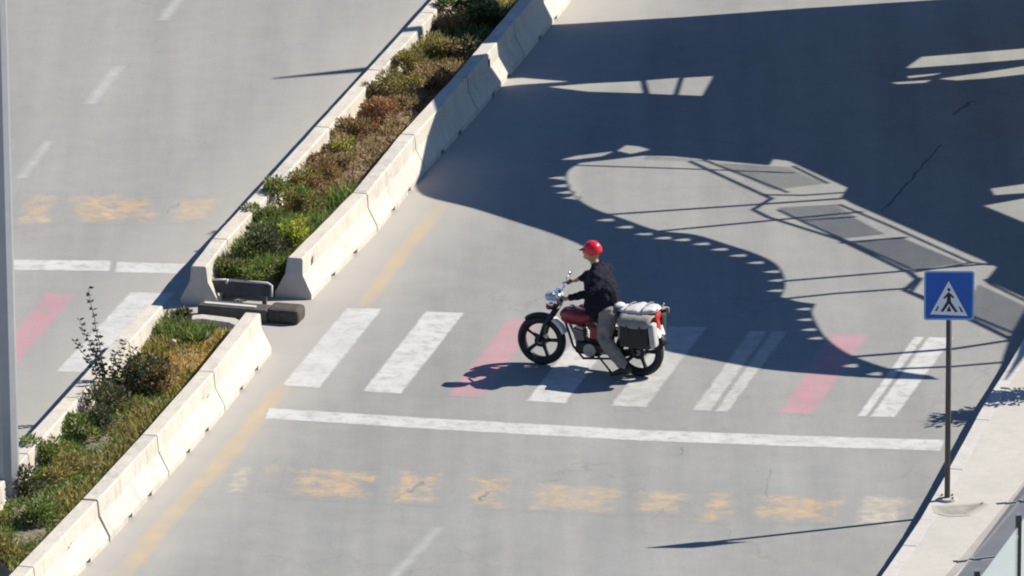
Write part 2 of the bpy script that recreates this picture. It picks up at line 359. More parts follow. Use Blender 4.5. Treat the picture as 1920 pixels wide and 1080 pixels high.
zebra = [
    ([(648,577),(720,578),(601,728),(525,723)], W_, None),
    ([(796,583),(874,586),(754,739),(677,734)], W_, None),
    ([(950,595),(1025,597),(908,747),(834,743)], P_, 'faded pink zebra stripe'),
    ([(1100,603),(1176,605),(1062,757),(984,752)], W_, None),
    ([(1252,611),(1329,613),(1214,765),(1141,762)], D_, None),
    ([(1404,619),(1444,620),(1336,771),(1293,770)], D_, None),
    ([(1445,620),(1480,621),(1368,773),(1337,772)], D_, None),
    ([(1557,624),(1636,627),(1527,779),(1452,775)], P_, 'faded pink zebra stripe'),
    ([(1712,630),(1736,631),(1627,781),(1604,781)], W_, None),
    ([(1739,631),(1790,633),(1680,783),(1628,782)], W_, None),
    ([(243,547),(330,549),(182,699),(102,697)], W_, None),
    ([(84,548),(150,550),(22,702),(-50,702)], P_, 'faded pink zebra stripe'),
]
for i, (p, m, lb) in enumerate(zebra): marking('zebra_stripe', p, m, label=lb, seed=i)
strip_mark('stop_line', [(502,764),(820,784),(1200,805),(1500,816),(1776,824)], [(492,785),(820,806),(1200,827),(1500,838),(1766,846)], W_)
strip_mark('stop_line', [(-60,485),(212,488)], [(-60,506),(208,509)], W_)
strip_mark('stop_line', [(217,490),(354,494)], [(213,511),(334,514)], W_)
FW = M['faint_white']
for i, p in enumerate([[(322,-8),(354,-8),(320,40),(286,40)], [(207,122),(242,123),(184,197),(150,196)], [(80,262),(108,264),(54,336),(22,336)],
                       [(-20,420),(8,420),(-60,500),(-90,500)], [(808,986),(842,988),(754,1085),(716,1085)]]):
    marking('lane_dash', p, FW)
def fade_strip(name, pts, wd, m, z=.0004):
    P = [G(*p) for p in pts]; fine = []
    for a, b_ in zip(P, P[1:]):
        n = max(2, int((b_ - a).length / .3)); fine += [a.lerp(b_, k / n) for k in range(n)]
    fine.append(P[-1]); mb = MB(); cov = []
    for i, p in enumerate(fine):
        d = (fine[min(i + 1, len(fine) - 1)] - fine[max(i - 1, 0)]).normalized(); nr = Vector((d.y, -d.x, 0)); w_ = wd * (1 + .25 * noise.noise(Vector((p.x, p.y * 1.3, 2))))
        e = min(1, i / 3, (len(fine) - 1 - i) / 3)
        for u, cv in ((-1, 0), (-.45, 1), (.45, 1), (1, 0)): q = p + nr * w_ * u; mb.v.append((q.x, q.y, z)); cov.append(cv * e)
    for i in range(len(fine) - 1):
        for k in range(3): a_ = i * 4 + k; mb.f.append((a_, a_ + 1, a_ + 5, a_ + 4))
    o = mb.build(name, m, road); at = o.data.attributes.new('cover', 'FLOAT', 'POINT'); at.data.foreach_set('value', cov); return o
fade_strip('edge_line', [(838,372),(760,468),(690,562),(668,590)], .13, M['edge_yellow'])
fade_strip('edge_line', [(545,705),(510,750),(430,850),(355,930),(285,1010),(215,1100)], .15, M['edge_yellow'])
# worn yellow rumble strips: small blocks laid in two rows
Y_, FY, CR = M['yellow_paint'], M['faint_yellow'], M['cream_paint']
def rumble(x0, x1, y0, y1, slope, m, lean=18):
    x0 -= 4; x1 += 4; y0 -= 3; y1 += 3
    n = 6; A = []; B_ = []
    for k in range(n + 1):
        x = x0 + (x1 - x0) * k / n; A.append((x + lean / 2, y0 + (x - x0) * slope)); B_.append((x - lean / 2, y1 + (x - x0) * slope))
    strip_mark('rumble_strip', A, B_, m, .0006)
for a_ in [(426,474,876,922,.04,CR), (486,524,864,918,.04,FY), (534,712,872,932,.05,Y_), (728,838,880,942,.05,Y_), (870,968,890,950,.05,Y_), (984,1172,903,956,.04,FY), (1184,1296,916,962,.04,FY), (1306,1388,920,978,.03,Y_),
           (1402,1588,926,978,.02,Y_), (1602,1706,928,984,.02,CR), (30,112,362,422,.01,Y_), (124,300,364,418,.01,Y_), (312,418,368,416,.01,FY), (-140,14,362,416,.01,Y_)]: rumble(*a_)
# skid and tar marks
def polyline_strip(name, pts, wd, m, z, parent=road, seed=1):
    r2 = random.Random(seed); P = [G(*p) for p in pts]; fine = []
    for a, b in zip(P, P[1:]):
        n = max(2, int((b - a).length / .18))
        for k in range(n): fine.append(a.lerp(b, k / n) + Vector((r2.uniform(-.03, .03), r2.uniform(-.05, .05), 0)))
    fine.append(P[-1]); mb = MB()
    for i, p in enumerate(fine):
        d = (fine[min(i + 1, len(fine) - 1)] - fine[max(i - 1, 0)]).normalized(); nr = Vector((d.y, -d.x, 0)); ww = wd * r2.uniform(.4, 1.2) / 2
        mb.v += [tuple((p + nr * ww).xy) + (z,), tuple((p - nr * ww).xy) + (z,)]
    for i in range(len(fine) - 1): mb.f.append((2 * i, 2 * i + 1, 2 * i + 3, 2 * i + 2))
    return mb.build(name, m, parent)
polyline_strip('tar_crack', [(1650,400),(1700,345),(1740,300),(1765,272)], .035, M['crack'], .0015, seed=2)
polyline_strip('tar_crack', [(1790,215),(1812,196),(1830,190)], .06, M['crack'], .0015, seed=3)
for i, (a, b, wd) in enumerate([((765,925),(792,903),.07),((770,918),(735,938),.02),((898,938),(915,922),.06),((1240,955),(1222,973),.02),((1438,935),(1444,880),.015),((1270,855),(1283,838),.03),((312,398),(335,380),.02)]):
    polyline_strip('road_crack', [a, ((a[0] + b[0]) / 2 + 2, (a[1] + b[1]) / 2), b], wd, M['stain'], .0015, seed=20 + i)

# pavement on the right
KZ = .2
kerb_px = [(1560,1222),(1650,1084),(1721,982),(1785,869),(1850,748),(1872,716),(1905,662),(1960,560),(2040,420),(2160,230)]
KP = [G(x, y, KZ) for x, y in kerb_px]
def resample(P, step):
    out = [P[0]]; acc = 0; 
    for a, b in zip(P, P[1:]):
        L_ = (b - a).length; t = step - acc
        while t <= L_: out.append(a.lerp(b, t / L_)); t += step
        acc = (acc + L_) % step
    return out
def offset(P, d):
    out = []
    for i, p in enumerate(P):
        t = (P[min(i + 1, len(P) - 1)] - P[max(i - 1, 0)]).normalized(); out.append(p + Vector((t.y, -t.x, 0)) * d)
    return out
kerb = empty('kerb', KP[0]); tag(kerb, kind='structure'); kerb.location = (0, 0, 0)
RK = resample(KP, .98); RO = offset(RK, .16)
for i in range(len(RK) - 1):
    a, b, c, d = RK[i], RK[i + 1], RO[i + 1], RO[i]; g = .0025 / (b - a).length
    a2, b2, c2, d2 = a.lerp(b, g), b.lerp(a, g), c.lerp(d, g), d.lerp(c, g); dz = R.uniform(-.004, .004)
    mb = MB(); mb.prism([a2, b2, c2, d2], -.02, KZ + dz); mb.build('kerb_stone', M['kerb'], kerb, bevel=.006)
KI = offset(KP, .16)
# pavement outer line
out_px = [(1670,1200),(1770,1080),(1838,1000),(1907,917),(1990,800),(2120,600),(2320,300)]
OP = [G(x, y, KZ) for x, y in out_px]
def slab(name, A, B, z0, z1, m, kind='structure'):
    mb = MB(); mb.prism([Vector(p) for p in A] + [Vector(p) for p in B[::-1]], z0, z1); o = mb.build(name, m); tag(o, kind=kind); return o
slab('pavement', KI, OP, -.02, KZ - .003, M['pave'])
O1 = offset(OP, .12); O2 = offset(OP, .15)
slab('drain_channel', OP, O1, -.02, KZ - .012, M['channel'])
slab('channel_edging', O1, O2, -.02, KZ + .004, M['kerb'])
slab('forecourt', O2, offset(OP, 5.5), -.02, KZ - .006, M['paving_grey'])
mb = MB(); o = ragged([(1748,948),(1790,944),(1842,940),(1858,946),(1838,957),(1820,967),(1780,969),(1752,962)], .02, .1, 4)
o = [G(960, 540)] and o
# worn dark patch on the pavement at the foot of the sign
pts = [(1748,948),(1800,945),(1842,940),(1856,946),(1836,958),(1818,967),(1780,969),(1752,962)]
P = [G(x, y, KZ) for x, y in pts]; P = [a.lerp(b_, t) for a, b_ in zip(P, P[1:] + P[:1]) for t in (0, .33, .67)]
soft_sheet('pavement_stain', P, KZ + .002, M['pave_stain'], bpy.data.objects['pavement'], .10)

# ------------------------------------------------------------------ median barriers
BH = .5
def barrier(a, b, name, label, group, m, chamfer=False, holes=((.15, False),), seed=0, socket=None, lift=0.0):
    """one precast segment from a to b (world points under the top centre line)"""
    rr_ = random.Random(seed); a = Vector((a.x, a.y, 0)); b = Vector((b.x, b.y, 0)); L_ = (b - a).length
    d = (b - a).normalized(); rz = math.atan2(d.y, d.x)
    root = empty(name, a, rz); tag(root, label, 'barrier', group)
    prof = [(-.235, 0), (-.235, .068), (-.229, .083), (-.121, .288), (-.114, .305), (-.097, BH - .014), (-.084, BH), (.084, BH), (.097, BH - .014), (.114, .305), (.121, .288), (.229, .083), (.235, .068), (.235, 0)]
    g = .014
    xs = [g]; slots = []
    for c in (L_ * .33, L_ * .66): slots.append((c - .09, c + .09))
    for s0, s1 in slots: xs += [s0, s0 + .001, s1 - .001, s1]
    step = sorted(set(xs + [L_ - g] + [g + (L_ - 2 * g) * k / 10 for k in range(1, 10)]))
    rings = []
    for x in step:
        up = any(s0 + .0005 < x < s1 - .0005 for s0, s1 in slots); r_ = []
        for j, (y, z) in enumerate(prof):
            zz = z; 
            if z == 0: zz = .055 if up else 0.0
            n_ = noise.noise(Vector((x * 2 + seed * 7.3, j * 3.1, seed))) * .006
            e = 0
            if j not in (0, 13) : y += n_; zz += n_ * .6
            if chamfer and x <= g + 1e-6 and z > .2: e = .09 * (z - .2) / .3
            r_.append(Vector((x + e, y, zz)))
        rings.append(r_)
    mb = MB(); mb.loft(rings); mb.build('concrete_body', m, root)
    if socket:
        for xf, side in socket:
            q = MB(); y = -.106 if side < 0 else .109
            # raised dark wedge, painting the shade inside a lifting pocket in the face
            q.prism([Vector((0, 0)), Vector((.07, .02)), Vector((.075, .10)), Vector((.02, .07))], 0, .012)
            rot = Matrix.Rotation(math.radians(90 if side < 0 else -90), 4, 'X')
            o = q.build('pocket_shade', M['rubber'], root); o.rotation_euler = (math.radians(90), 0, 0); o.location = (xf * L_, y - .0 , .315); o.scale = (1.1, 1, 1)
    return root
def row(pxs, group, names, m_alt, seeds, socket={}, chamfer={}, gap={}):
    P = [G(x, y, BH) for x, y in pxs]
    for i in range(len(P) - 1):
        barrier(P[i].lerp(P[i + 1], gap.get(i, 0)), P[i + 1], 'concrete_barrier', names[i], group, m_alt[i % len(m_alt)], seed=seeds + i, socket=socket.get(i), chamfer=chamfer.get(i, False))
    return P
Cc, Cb = M['concrete'], M['concrete_b']
# upper right row: near end (beside the crossing) up to the top of the picture
UR = row([(549,488),(674,362),(764,252),(863,145),(951,41),(1040,-66),(1128,-172)], 'low concrete barriers on the roadway side of the upper planting bed',
    ['sunlit concrete barrier whose near end stands on the black rubber block by the crossing', 'sunlit concrete barrier beside brown shrubs, second up from the crossing',
     'concrete barrier half in the big shadow where its curved edge climbs the face', 'shaded concrete barrier with a dark pocket, just below the narrow streak of sunlight',
     'shaded concrete barrier just above the narrow streak of sunlight, near the top edge', 'shaded concrete barrier farthest up the roadway side, cut by the top edge'],
    [Cc, Cb], 10, socket={0: ((.14, -1),), 3: ((.42, -1),)}, chamfer={0: True})
LR = row([(474,586),(386,696),(280,816),(169,936),(48,1062),(-62,1182)], 'low concrete barriers on the roadway side of the lower planting bed',
    ['bright concrete barrier nearest the crossing on the roadway side of the lower planting bed', 'bright concrete barrier, second below the crossing, beside the dark leafy shrub',
     'bright concrete barrier with a dark pocket on its face, third below the crossing', 'bright concrete barrier below the wide dark broken joint, grass spilling over its top',
     'bright concrete barrier at the bottom edge of the picture below the grass'], [Cc, Cc, Cb], 30, socket={2: ((.80, -1),)}, gap={3: .016})
UL = row([(372,500),(412,448),(512,340),(604,238),(702,131),(800,24),(895,-82),(985,-185)], 'low concrete barriers on the far side of the upper planting bed',
    ['short pale concrete barrier end piece left of the dark metal panel', 'pale concrete barrier on the far side of the lush green grass', 'pale concrete barrier on the far side of the olive shrubs, third from the gap',
     'pale concrete barrier behind the reddish shrubs, where the pointed shadow meets it', 'pale concrete barrier crossed by a small grey shadow near the top edge',
     'pale concrete barrier cut by the top edge on the far side of the bed', 'farthest concrete barrier of the far row beyond the top edge'], [Cb, Cc], 50)
LL = row([(291,572),(228,640),(134,745),(38,850),(-55,955)], 'low concrete barriers on the far side of the lower planting bed',
    ['pale concrete barrier between the white stripe and the golden dry grass', 'pale concrete barrier behind the tall twiggy sapling',
     'pale concrete barrier running behind the lamp post', 'concrete barrier on the far side of the lower bed beyond the lamp post'], [Cc, Cb], 70)

# median soil beds
def bed(name, A, B, z):
    mb = MB(); n = 40; rows = []
    def at(Pl, t):
        seg = t * (len(Pl) - 1); i = min(int(seg), len(Pl) - 2); return Pl[i].lerp(Pl[i + 1], seg - i)
    for i in range(n + 1):
        a = at(A, i / n); b = at(B, i / n); r_ = []
        for k in range(9):
            p = a.lerp(b, k / 8); h = z + .05 * noise.noise(Vector((p.x * 2.2, p.y * 2.2, 3))) + .03 * math.sin(math.pi * k / 8); r_.append((p.x, p.y, h))
        rows.append(r_)
    for r_ in rows: mb.v += r_
    for i in range(n):
        for k in range(8): a = i * 9 + k; mb.f.append((a, a + 1, a + 10, a + 9))
    # skirt down to the road at the crossing end
    m0 = len(mb.v); mb.v += [(x, y, -.02) for x, y, _ in rows[0]]
    for k in range(8): mb.f.append((k, k + 1, m0 + k + 1, m0 + k))
    m1 = len(mb.v); mb.v += [(x, y, -.02) for x, y, _ in rows[-1]]
    for k in range(8): q = n * 9 + k; mb.f.append((q, q + 1, m1 + k + 1, m1 + k))
    o = mb.build(name, M['soil'], smooth=False); tag(o, kind='structure'); return (A, B, z)
def shift(P): return [Vector((p.x, p.y, 0)) for p in P]
sUL = shift(UL); sUR = shift(UR); sLL = shift(LL); sLR = shift(LR)
sUL[0] = sUL[0].lerp(sUL[1], .2); sUR[0] = sUR[0].lerp(sUR[1], .12)
upper = bed('planting_bed', offset(sUL[:7], .06), offset(sUR[:6], -.06), .22)
lower = bed('planting_bed', offset(sLL, .06), offset(sLR, -.06)[:5], .22)
def bedpt(bd, t, u):
    A, B, z = bd
    def at(Pl, t):
        seg = max(0, min(1, t)) * (len(Pl) - 1); i = min(int(seg), len(Pl) - 2); return Pl[i].lerp(Pl[i + 1], seg - i)
    p = at(A, t).lerp(at(B, t), u); return Vector((p.x, p.y, z))
# ------------------------------------------------------------------ vegetation
PAL = {
 'green': [(.055,.095,.018),(.08,.12,.025),(.035,.065,.02),(.11,.13,.03)],
 'lush': [(.075,.10,.022),(.05,.075,.02),(.10,.125,.03),(.035,.05,.02),(.12,.12,.045)],
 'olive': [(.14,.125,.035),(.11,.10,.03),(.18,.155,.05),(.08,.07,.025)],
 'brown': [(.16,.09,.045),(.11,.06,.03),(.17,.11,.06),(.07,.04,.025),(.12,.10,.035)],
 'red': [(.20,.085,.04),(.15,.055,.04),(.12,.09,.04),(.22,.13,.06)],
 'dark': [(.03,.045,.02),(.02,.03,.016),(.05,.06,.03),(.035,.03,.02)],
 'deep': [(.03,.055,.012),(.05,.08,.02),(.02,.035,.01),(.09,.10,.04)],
 'gold': [(.27,.18,.045),(.22,.155,.04),(.31,.20,.06),(.17,.16,.04)],
 'yellow': [(.20,.23,.02),(.15,.19,.02),(.27,.26,.04),(.08,.11,.02)],
 'dusty': [(.16,.125,.06),(.13,.10,.05),(.2,.15,.085),(.10,.075,.035)],
}
def add_leaf(mb, c, ln, wd, dr, col, rr_, bend=.2):
    d = Vector(dr).normalized(); u = d.cross(Vector((rr_.uniform(-1, 1), rr_.uniform(-1, 1), rr_.uniform(-1, 1)))).normalized()
    n = d.cross(u); a = c; mid = c + d * ln * .5 + n * ln * bend * .5; tip = c + d * ln
    k = len(mb.v); mb.v += [tuple(a), tuple(mid + u * wd / 2), tuple(tip), tuple(mid - u * wd / 2)]
    mb.f.append((k, k + 1, k + 2, k + 3)); v = rr_.uniform(1.5, 2.9); mb.c.append((col[0] * v, col[1] * v, col[2] * v, 1))
def shrub(loc, rad, h, pal, name, label, group, n=900, leaf=.05, seed=0, upright=.35, lump=5, stems=7, cat='shrub', flow=None):
    r_ = random.Random(seed); root = empty(name, loc, 0); tag(root, label, cat, group)
    lumps = [(Vector((r_.gauss(0, .42) * rad, r_.gauss(0, .42) * rad, h * r_.uniform(.35, .95))), r_.uniform(.3, .55)) for _ in range(lump)]
    mb = MB(); cols = PAL[pal]
    for i in range(n):
        c, rd = r_.choice(lumps); v = Vector((r_.gauss(0, 1), r_.gauss(0, 1), r_.gauss(0, 1))).normalized() * (r_.random() ** .4)
        p = c + Vector((v.x * rad * rd * 1.25, v.y * rad * rd * 1.25, v.z * h * rd * .75)); p.z = max(.0, min(p.z, h * 1.15))
        dr = (v.x, v.y, v.z * .6 + upright); ln = leaf * r_.uniform(.6, 1.35)
        add_leaf(mb, p, ln, ln * r_.uniform(.35, .6), dr, r_.choice(PAL['dusty'] if r_.random() < .16 else cols), r_)
    if flow:
        for i in range(flow[1]):
            c, rd = r_.choice(lumps); v = Vector((r_.gauss(0, 1), r_.gauss(0, 1), abs(r_.gauss(0, 1)))).normalized()
            p = c + Vector((v.x * rad * rd * 1.25, v.y * rad * rd * 1.25, v.z * h * rd * .8)); add_leaf(mb, p, leaf, leaf * .8, (v.x, v.y, v.z), r_.choice(PAL[flow[0]]), r_)
    mb.build('foliage', M['leaf'], root)
    st = MB()
    for i in range(stems):
        c, rd = r_.choice(lumps); b = Vector((r_.uniform(-.2, .2) * rad, r_.uniform(-.2, .2) * rad, -.04)); mdl = b.lerp(c, .5) + Vector((r_.uniform(-.03, .03), r_.uniform(-.03, .03), 0))
        st.tube([b, mdl, c], [.009, .006, .003], 5)
    st.build('stem', M['bark'], root)
    return root
def grass(bd, name, label, t0, t1, u0, u1, n, h, pals, seed=0):
    r_ = random.Random(seed); mb = MB()
    for i in range(n):
        t = r_.uniform(t0, t1); p = bedpt(bd, t, r_.uniform(u0, u1)); p.z += .0
        q = noise.noise(Vector((p.x * 1.7, p.y * 1.1, seed))); pal = pals[0] if q + r_.uniform(-.25, .25) < 0 else pals[-1]
        hh = h * r_.uniform(.4, 1.2) * (1 + q * .8); d = Vector((r_.gauss(0, .6), r_.gauss(0, .6), 1)).normalized(); wd = r_.uniform(.012, .028)
        add_leaf(mb, p, hh, wd, d, r_.choice(PAL[pal]), r_, .25)
    o = mb.build(name, M['leaf']); tag(o, label, None, None, 'stuff'); return o
grass(upper, 'grass', 'lush green grass at the crossing end of the upper planting bed', 0.0, .26, .14, .97, 9000, .26, ['lush', 'green'], 1)
grass(upper, 'dry_ground_cover', 'dry brown and dusty ground cover between the shrubs of the upper bed', .22, .8, .1, .97, 8000, .14, ['brown', 'dusty'], 2)
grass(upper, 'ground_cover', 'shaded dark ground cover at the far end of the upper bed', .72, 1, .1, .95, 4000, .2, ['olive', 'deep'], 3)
grass(lower, 'dry_grass', 'golden dry grass at the crossing end of the lower planting bed', 0.0, .30, .1, .97, 8000, .10, ['gold', 'olive'], 4)
grass(lower, 'grass', 'green grass over the lower part of the planting bed', .28, 1, .06, .99, 15000, .12, ['green', 'olive'], 5)
grass(lower, 'green_grass_tuft', 'fresh green grass tuft by the near end of the metal panel', 0.0, .08, .1, .6, 1500, .2, ['green', 'lush'], 6)

GU = 'shrubs along the upper planting bed'
def at_px(px, py, z): return G(px, py, z)
BZ = .24
ush = [ # px,py of the crown centre, radius, height, palette, label, leaf count
 (462,474,.28,.34,'lush','bushy light green weed at the front left of the lush grass',900),
 (505,462,.30,.45,'dark','dark green leafy clump in the middle of the lush grass',1200),
 (545,440,.20,.42,'yellow','bright yellow green flowering plant beside the barrier edge',520),
 (496,414,.28,.32,'lush','lush green shrub behind the dark clump, against the far barrier',1000),
 (530,372,.30,.40,'green','green shrub above the yellow flowering plant',1000),
 (580,385,.24,.34,'olive','low olive shrub beside the roadway barrier above the yellow plant',700),
 (574,336,.28,.28,'olive','grey olive shrub where green growth turns brown',900),
 (612,318,.26,.32,'brown','low brown shrub between the olive shrubs and the pale soil',700),
 (622,278,.26,.26,'dusty','dusty brown shrub leaning over the far barrier',800),
 (650,280,.12,.3,'yellow','small yellow green plant among brown shrubs',150),
 (666,244,.30,.30,'brown','brown shrub with dry leaves below the reddish one',900),
 (712,212,.32,.38,'red','reddish orange shrub in the middle of the upper bed',1100),
 (712,178,.26,.26,'dusty','dusty olive shrub beside the reddish one on the far side',800),
 (745,165,.30,.40,'olive','olive yellow shrub above the reddish one',1000),
 (772,124,.30,.30,'olive','broad olive shrub halfway to the top edge',1000),
 (800,145,.28,.34,'brown','dark brown shrub in the edge of the big shadow',700),
 (814,88,.30,.32,'olive','pale olive shrub just below the big dark bush',900),
 (850,90,.3,.34,'dusty','dry shrub at the edge of the shadow by the streak of sunlight',700),
 (850,42,.28,.28,'brown','dry brown shrub left of the big dark bush',700),
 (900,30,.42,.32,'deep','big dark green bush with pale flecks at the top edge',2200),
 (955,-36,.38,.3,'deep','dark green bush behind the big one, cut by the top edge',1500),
]
ush += [
 (430,500,.22,.22,'lush','light green weeds spilling past the pipe rim at the near left corner of the bed',600),
 (478,505,.24,.22,'green','light green weeds right behind the pipe rim of the dark panel',700),
 (520,500,.2,.22,'lush','green weeds beside the chamfered near end of the roadway barrier',500),
 (590,352,.24,.22,'brown','low brown weeds between the yellow plant and the pale soil',500),
 (640,300,.2,.2,'dusty','low dusty weeds on the pale soil beside the roadway barrier',400),
 (690,232,.22,.22,'red','low reddish weeds on the roadway side of the reddish shrub',500),
 (735,190,.24,.24,'dusty','low dusty weeds just below the edge of the big shadow',500),
 (640,250,.22,.26,'dusty','low grey brown weeds against the far barrier below the reddish shrub',500),
 (590,300,.22,.26,'brown','brown weeds against the far barrier above the green growth',500)]
for i, (px, py, rad, h, pal, lb, n) in enumerate(ush):
    q = at_px(px, py, BZ + h * .5); p = Vector((q.x, q.y, BZ - .03))
    shrub(p, rad, h, pal, 'shrub', lb, GU, int(n * 1.5), leaf=.055 if pal in ('dark', 'deep') else .045, seed=100 + i, flow=('dusty', 60) if pal == 'deep' else None)
GL = 'plants in the lower planting bed'
lsh = [
 (338,592,.17,.20,'dark','dark green weed clump left of the long dark beam',400),
 (335,612,.16,.16,'green','small green tuft at the crossing end of the lower bed',300),
 (205,742,.26,.40,'dark','dark leafy shrub at the foot of the tall sapling',900),
 (262,700,.30,.46,'dark','dark red brown shrub right of the tall sapling',1300),
 (296,712,.20,.36,'brown','brown twiggy shrub beside the roadway barrier',600),
 (188,790,.17,.3,'dark','small dark shrub below the sapling',450),
 (140,800,.25,.26,'green','bright green low shrub between the sapling and the lamp post',800),
 (85,845,.28,.34,'green','green shrub just right of the lamp post',900),
 (125,880,.26,.26,'olive','olive shrub below the bright green one',700),
 (52,905,.22,.34,'dark','dark shrub at the foot of the lamp post',600),
 (60,965,.32,.3,'green','green mound below the lamp post',900),
 (20,1020,.3,.26,'olive','olive mound in the bottom corner',800),
]
for i, (px, py, rad, h, pal, lb, n) in enumerate(lsh):
    q = at_px(px, py, BZ + h * .5); p = Vector((q.x, q.y, BZ - .03))
    shrub(p, rad, h, pal, 'shrub', lb, GL, int(n * 1.3), leaf=.05, seed=200 + i)
# tall twiggy sapling
def sapling():
    r_ = random.Random(3); b = G(205, 752, BZ); root = empty('sapling', b); tag(root, 'tall thin twiggy sapling with small dark leaves standing up in front of the white stripe', 'sapling', GL)
    st = MB(); lf = MB()
    tips = [(165,540,0),(140,640,.05),(148,600,0),(215,660,-.1),(250,655,.1),(175,640,.1),(285,680,-.05),(232,640,.05)]
    hs = []
    for tx, ty, dy in tips:
        # tip stands dy behind the base plane: solve its height there
        d = ray(tx, ty); t = (b.y + dy - CAM.y) / d.y; tip = CAM + d * t - b
        mid = tip * .5 + Vector((-tip.x * .12 + r_.uniform(-.03, .03), r_.uniform(-.04, .04), 0))
        n = 16; pts = []
        for k in range(n + 1):
            u = k / n; pts.append((mid * 2 * u * (1 - u) + tip * u * u) + Vector((math.sin(k * 1.7) * .008, 0, 0)))
        st.tube(pts, [.010 * (1 - .75 * k / n) for k in range(n + 1)], 5)
        for k in range(2, n + 1):
            for _ in range(9 if k < 11 else 5):
                s = r_.choice((-1, 1)); dr = (s * r_.uniform(.5, 1), r_.uniform(-.6, .6), r_.uniform(-.2, .9))
                add_leaf(lf, pts[k], r_.uniform(.035, .075), r_.uniform(.02, .035), dr, r_.choice(PAL['dark']), r_)
    st.build('stem', M['bark'], root); lf.build('foliage', M['leaf'], root)
sapling()
# small pale stones on the golden grass
for i, (px, py, lb) in enumerate([(325,640,'small pale stone lying on the golden dry grass'), (168,753,'small pale stone under the tall sapling'), (186,788,'small pale stone in the small dark shrub')]):
    p = G(px, py, .36 if i == 0 else .30); mb = MB(); mb.ball((0, 0, 0), (.035, .03, .028), 8, 6); o = mb.build('stone', M['concrete'], None, True); o.location = p; tag(o, lb, 'stone', 'pale stones in the lower bed')

# ------------------------------------------------------------------ median end: dark metal panel, rubber foot
A0 = G(370, 596); B0 = G(562, 612); dX = (B0 - A0).normalized(); rz = math.atan2(dX.y, dX.x)
root = empty('beam', A0, rz); tag(root, 'long dark beam lying on the road across the end of the upper planting bed', 'beam')
Lb = (B0 - A0).length
mb = MB(); mb.box((Lb * .34 , .13, .085), (Lb * .68, .26, .17)); mb.build('beam_body', M['bench_metal'], root, bevel=.02)
mb = MB(); mb.box((Lb * .30, .10, .176), (Lb * .5, .07, .012)); mb.build('top_strip', M['pale_pipe'], root)
root = empty('rubber_block', G(500, 606), rz); tag(root, 'black rounded rubber block under the near end of the roadway barrier', 'rubber block')
mb = MB(); mb.box((.20, .17, .095), (.42, .34, .19)); mb.build('block_body', M['rubber'], root, bevel=.05)
q = G(380, 572); root = empty('metal_panel', q, rz * .9); tag(root, 'dark metal panel with a pale pipe rim standing behind the beam between the barrier ends', 'panel')
Pn = (G(500, 580) - q).length
mb = MB(); mb.box((Pn * .5 - .02, .16, .20), (Pn + .10, .03, .15), Matrix.Rotation(math.radians(-18), 3, 'X')); mb.build('panel', M['bench_metal'], root, bevel=.006)
mb = MB(); mb.box((.0, .14, .07), (.05, .05, .14)); mb.build('leg', M['bench_metal'], root)
mb = MB(); mb.box((Pn - .06, .14, .07), (.05, .05, .14)); mb.build('leg', M['bench_metal'], root)
mb = MB(); mb.tube([(.06, .19, .275), (.25, .19, .29)], .016, 8); mb.build('rim_pipe', M['pale_pipe'], root, True)
mb = MB(); mb.tube([(.29, .19, .29), (Pn - .03, .19, .285), (Pn + .02, .18, .26), (Pn + .03, .14, .13)], .018, 8); mb.build('rim_pipe', M['pale_pipe'], root, True)
mb = MB(); mb.tube([(.27, .16, .25), (.27, .19, .30)], .02, 8); mb.build('pipe_joint', M['pale_pipe'], root, True)
# thin concrete lip in front of the lower bed
mb = MB(); P = [G(318, 606), G(380, 601), G(440, 608), G(462, 618), G(452, 626), G(430, 616), G(380, 609), G(325, 613)]
mb.prism(P, -.01, .08); o = mb.build('bed_kerb', M['concrete_b'], None); tag(o, kind='structure')

# ------------------------------------------------------------------ lamp post at the left edge
b = G(11, 938, .2); root = empty('lamp_post', b); tag(root, 'tall grey metal lamp post rising from the planting bed at the left edge', 'lamp post')
top = 9.0
mb = MB(); mb.tube([(0.01, 0, -.1), (0, 0, 1.5), (-.025, 0, 4), (-.075, 0, top)], [.158, .152, .145, .135], 10); mb.build('pole', M['post_grey'], root, False)
mb = MB(); mb.box((0, 0, .02), (.42, .42, .03)); mb.build('base_plate', M['steel'], root)
mb = MB(); mb.tube([(-.11, 0, top), (-.2, 0, top + .4), (-.7, 0, top + .6), (-1.6, 0, top + .65)], .04, 8); mb.build('arm', M['steel'], root, True)
mb = MB(); mb.box((-1.9, 0, top + .63), (.7, .26, .1)); mb.build('lamp_head', M['steel'], root, bevel=.03)

# ------------------------------------------------------------------ pedestrian crossing sign
SB = G(1776, 937, KZ); root = empty('crossing_sign', SB); tag(root, 'square blue pedestrian crossing sign on a thin dark pole at the kerb', 'sign')
def zy(px, py):   # local coordinates in the sign's own vertical plane
    d = ray(px, py); t = (SB.y - .04 - CAM.y) / d.y; p = CAM + d * t; return p.x - SB.x, p.z - SB.z
xl, zt = zy(1733, 508); xr, zb = zy(1826, 600); lean = zy(1780, 560)[0]
zt += .0; cx, cz = (xl + xr) / 2, (zt + zb) / 2; hw, hh = (xr - xl) / 2, (zt - zb) / 2
mb = MB(); mb.tube([(0, 0, -.05), (lean * .5, 0, 1.5), (lean, 0, zt - .06)], .034, 12); mb.build('pole', M['pole_paint'], root, True)
mb = MB(); mb.tube([(0, 0, 0), (0, 0, .03)], .11, 16); mb.build('base_flange', M['kerb'], root)
for i in range(4):
    mb = MB(); t = math.pi / 4 + i * math.pi / 2; mb.tube([(math.cos(t) * .085, math.sin(t) * .085, .03), (math.cos(t) * .085, math.sin(t) * .085, .05)], .012, 6); mb.build('bolt', M['dark_steel'], root)
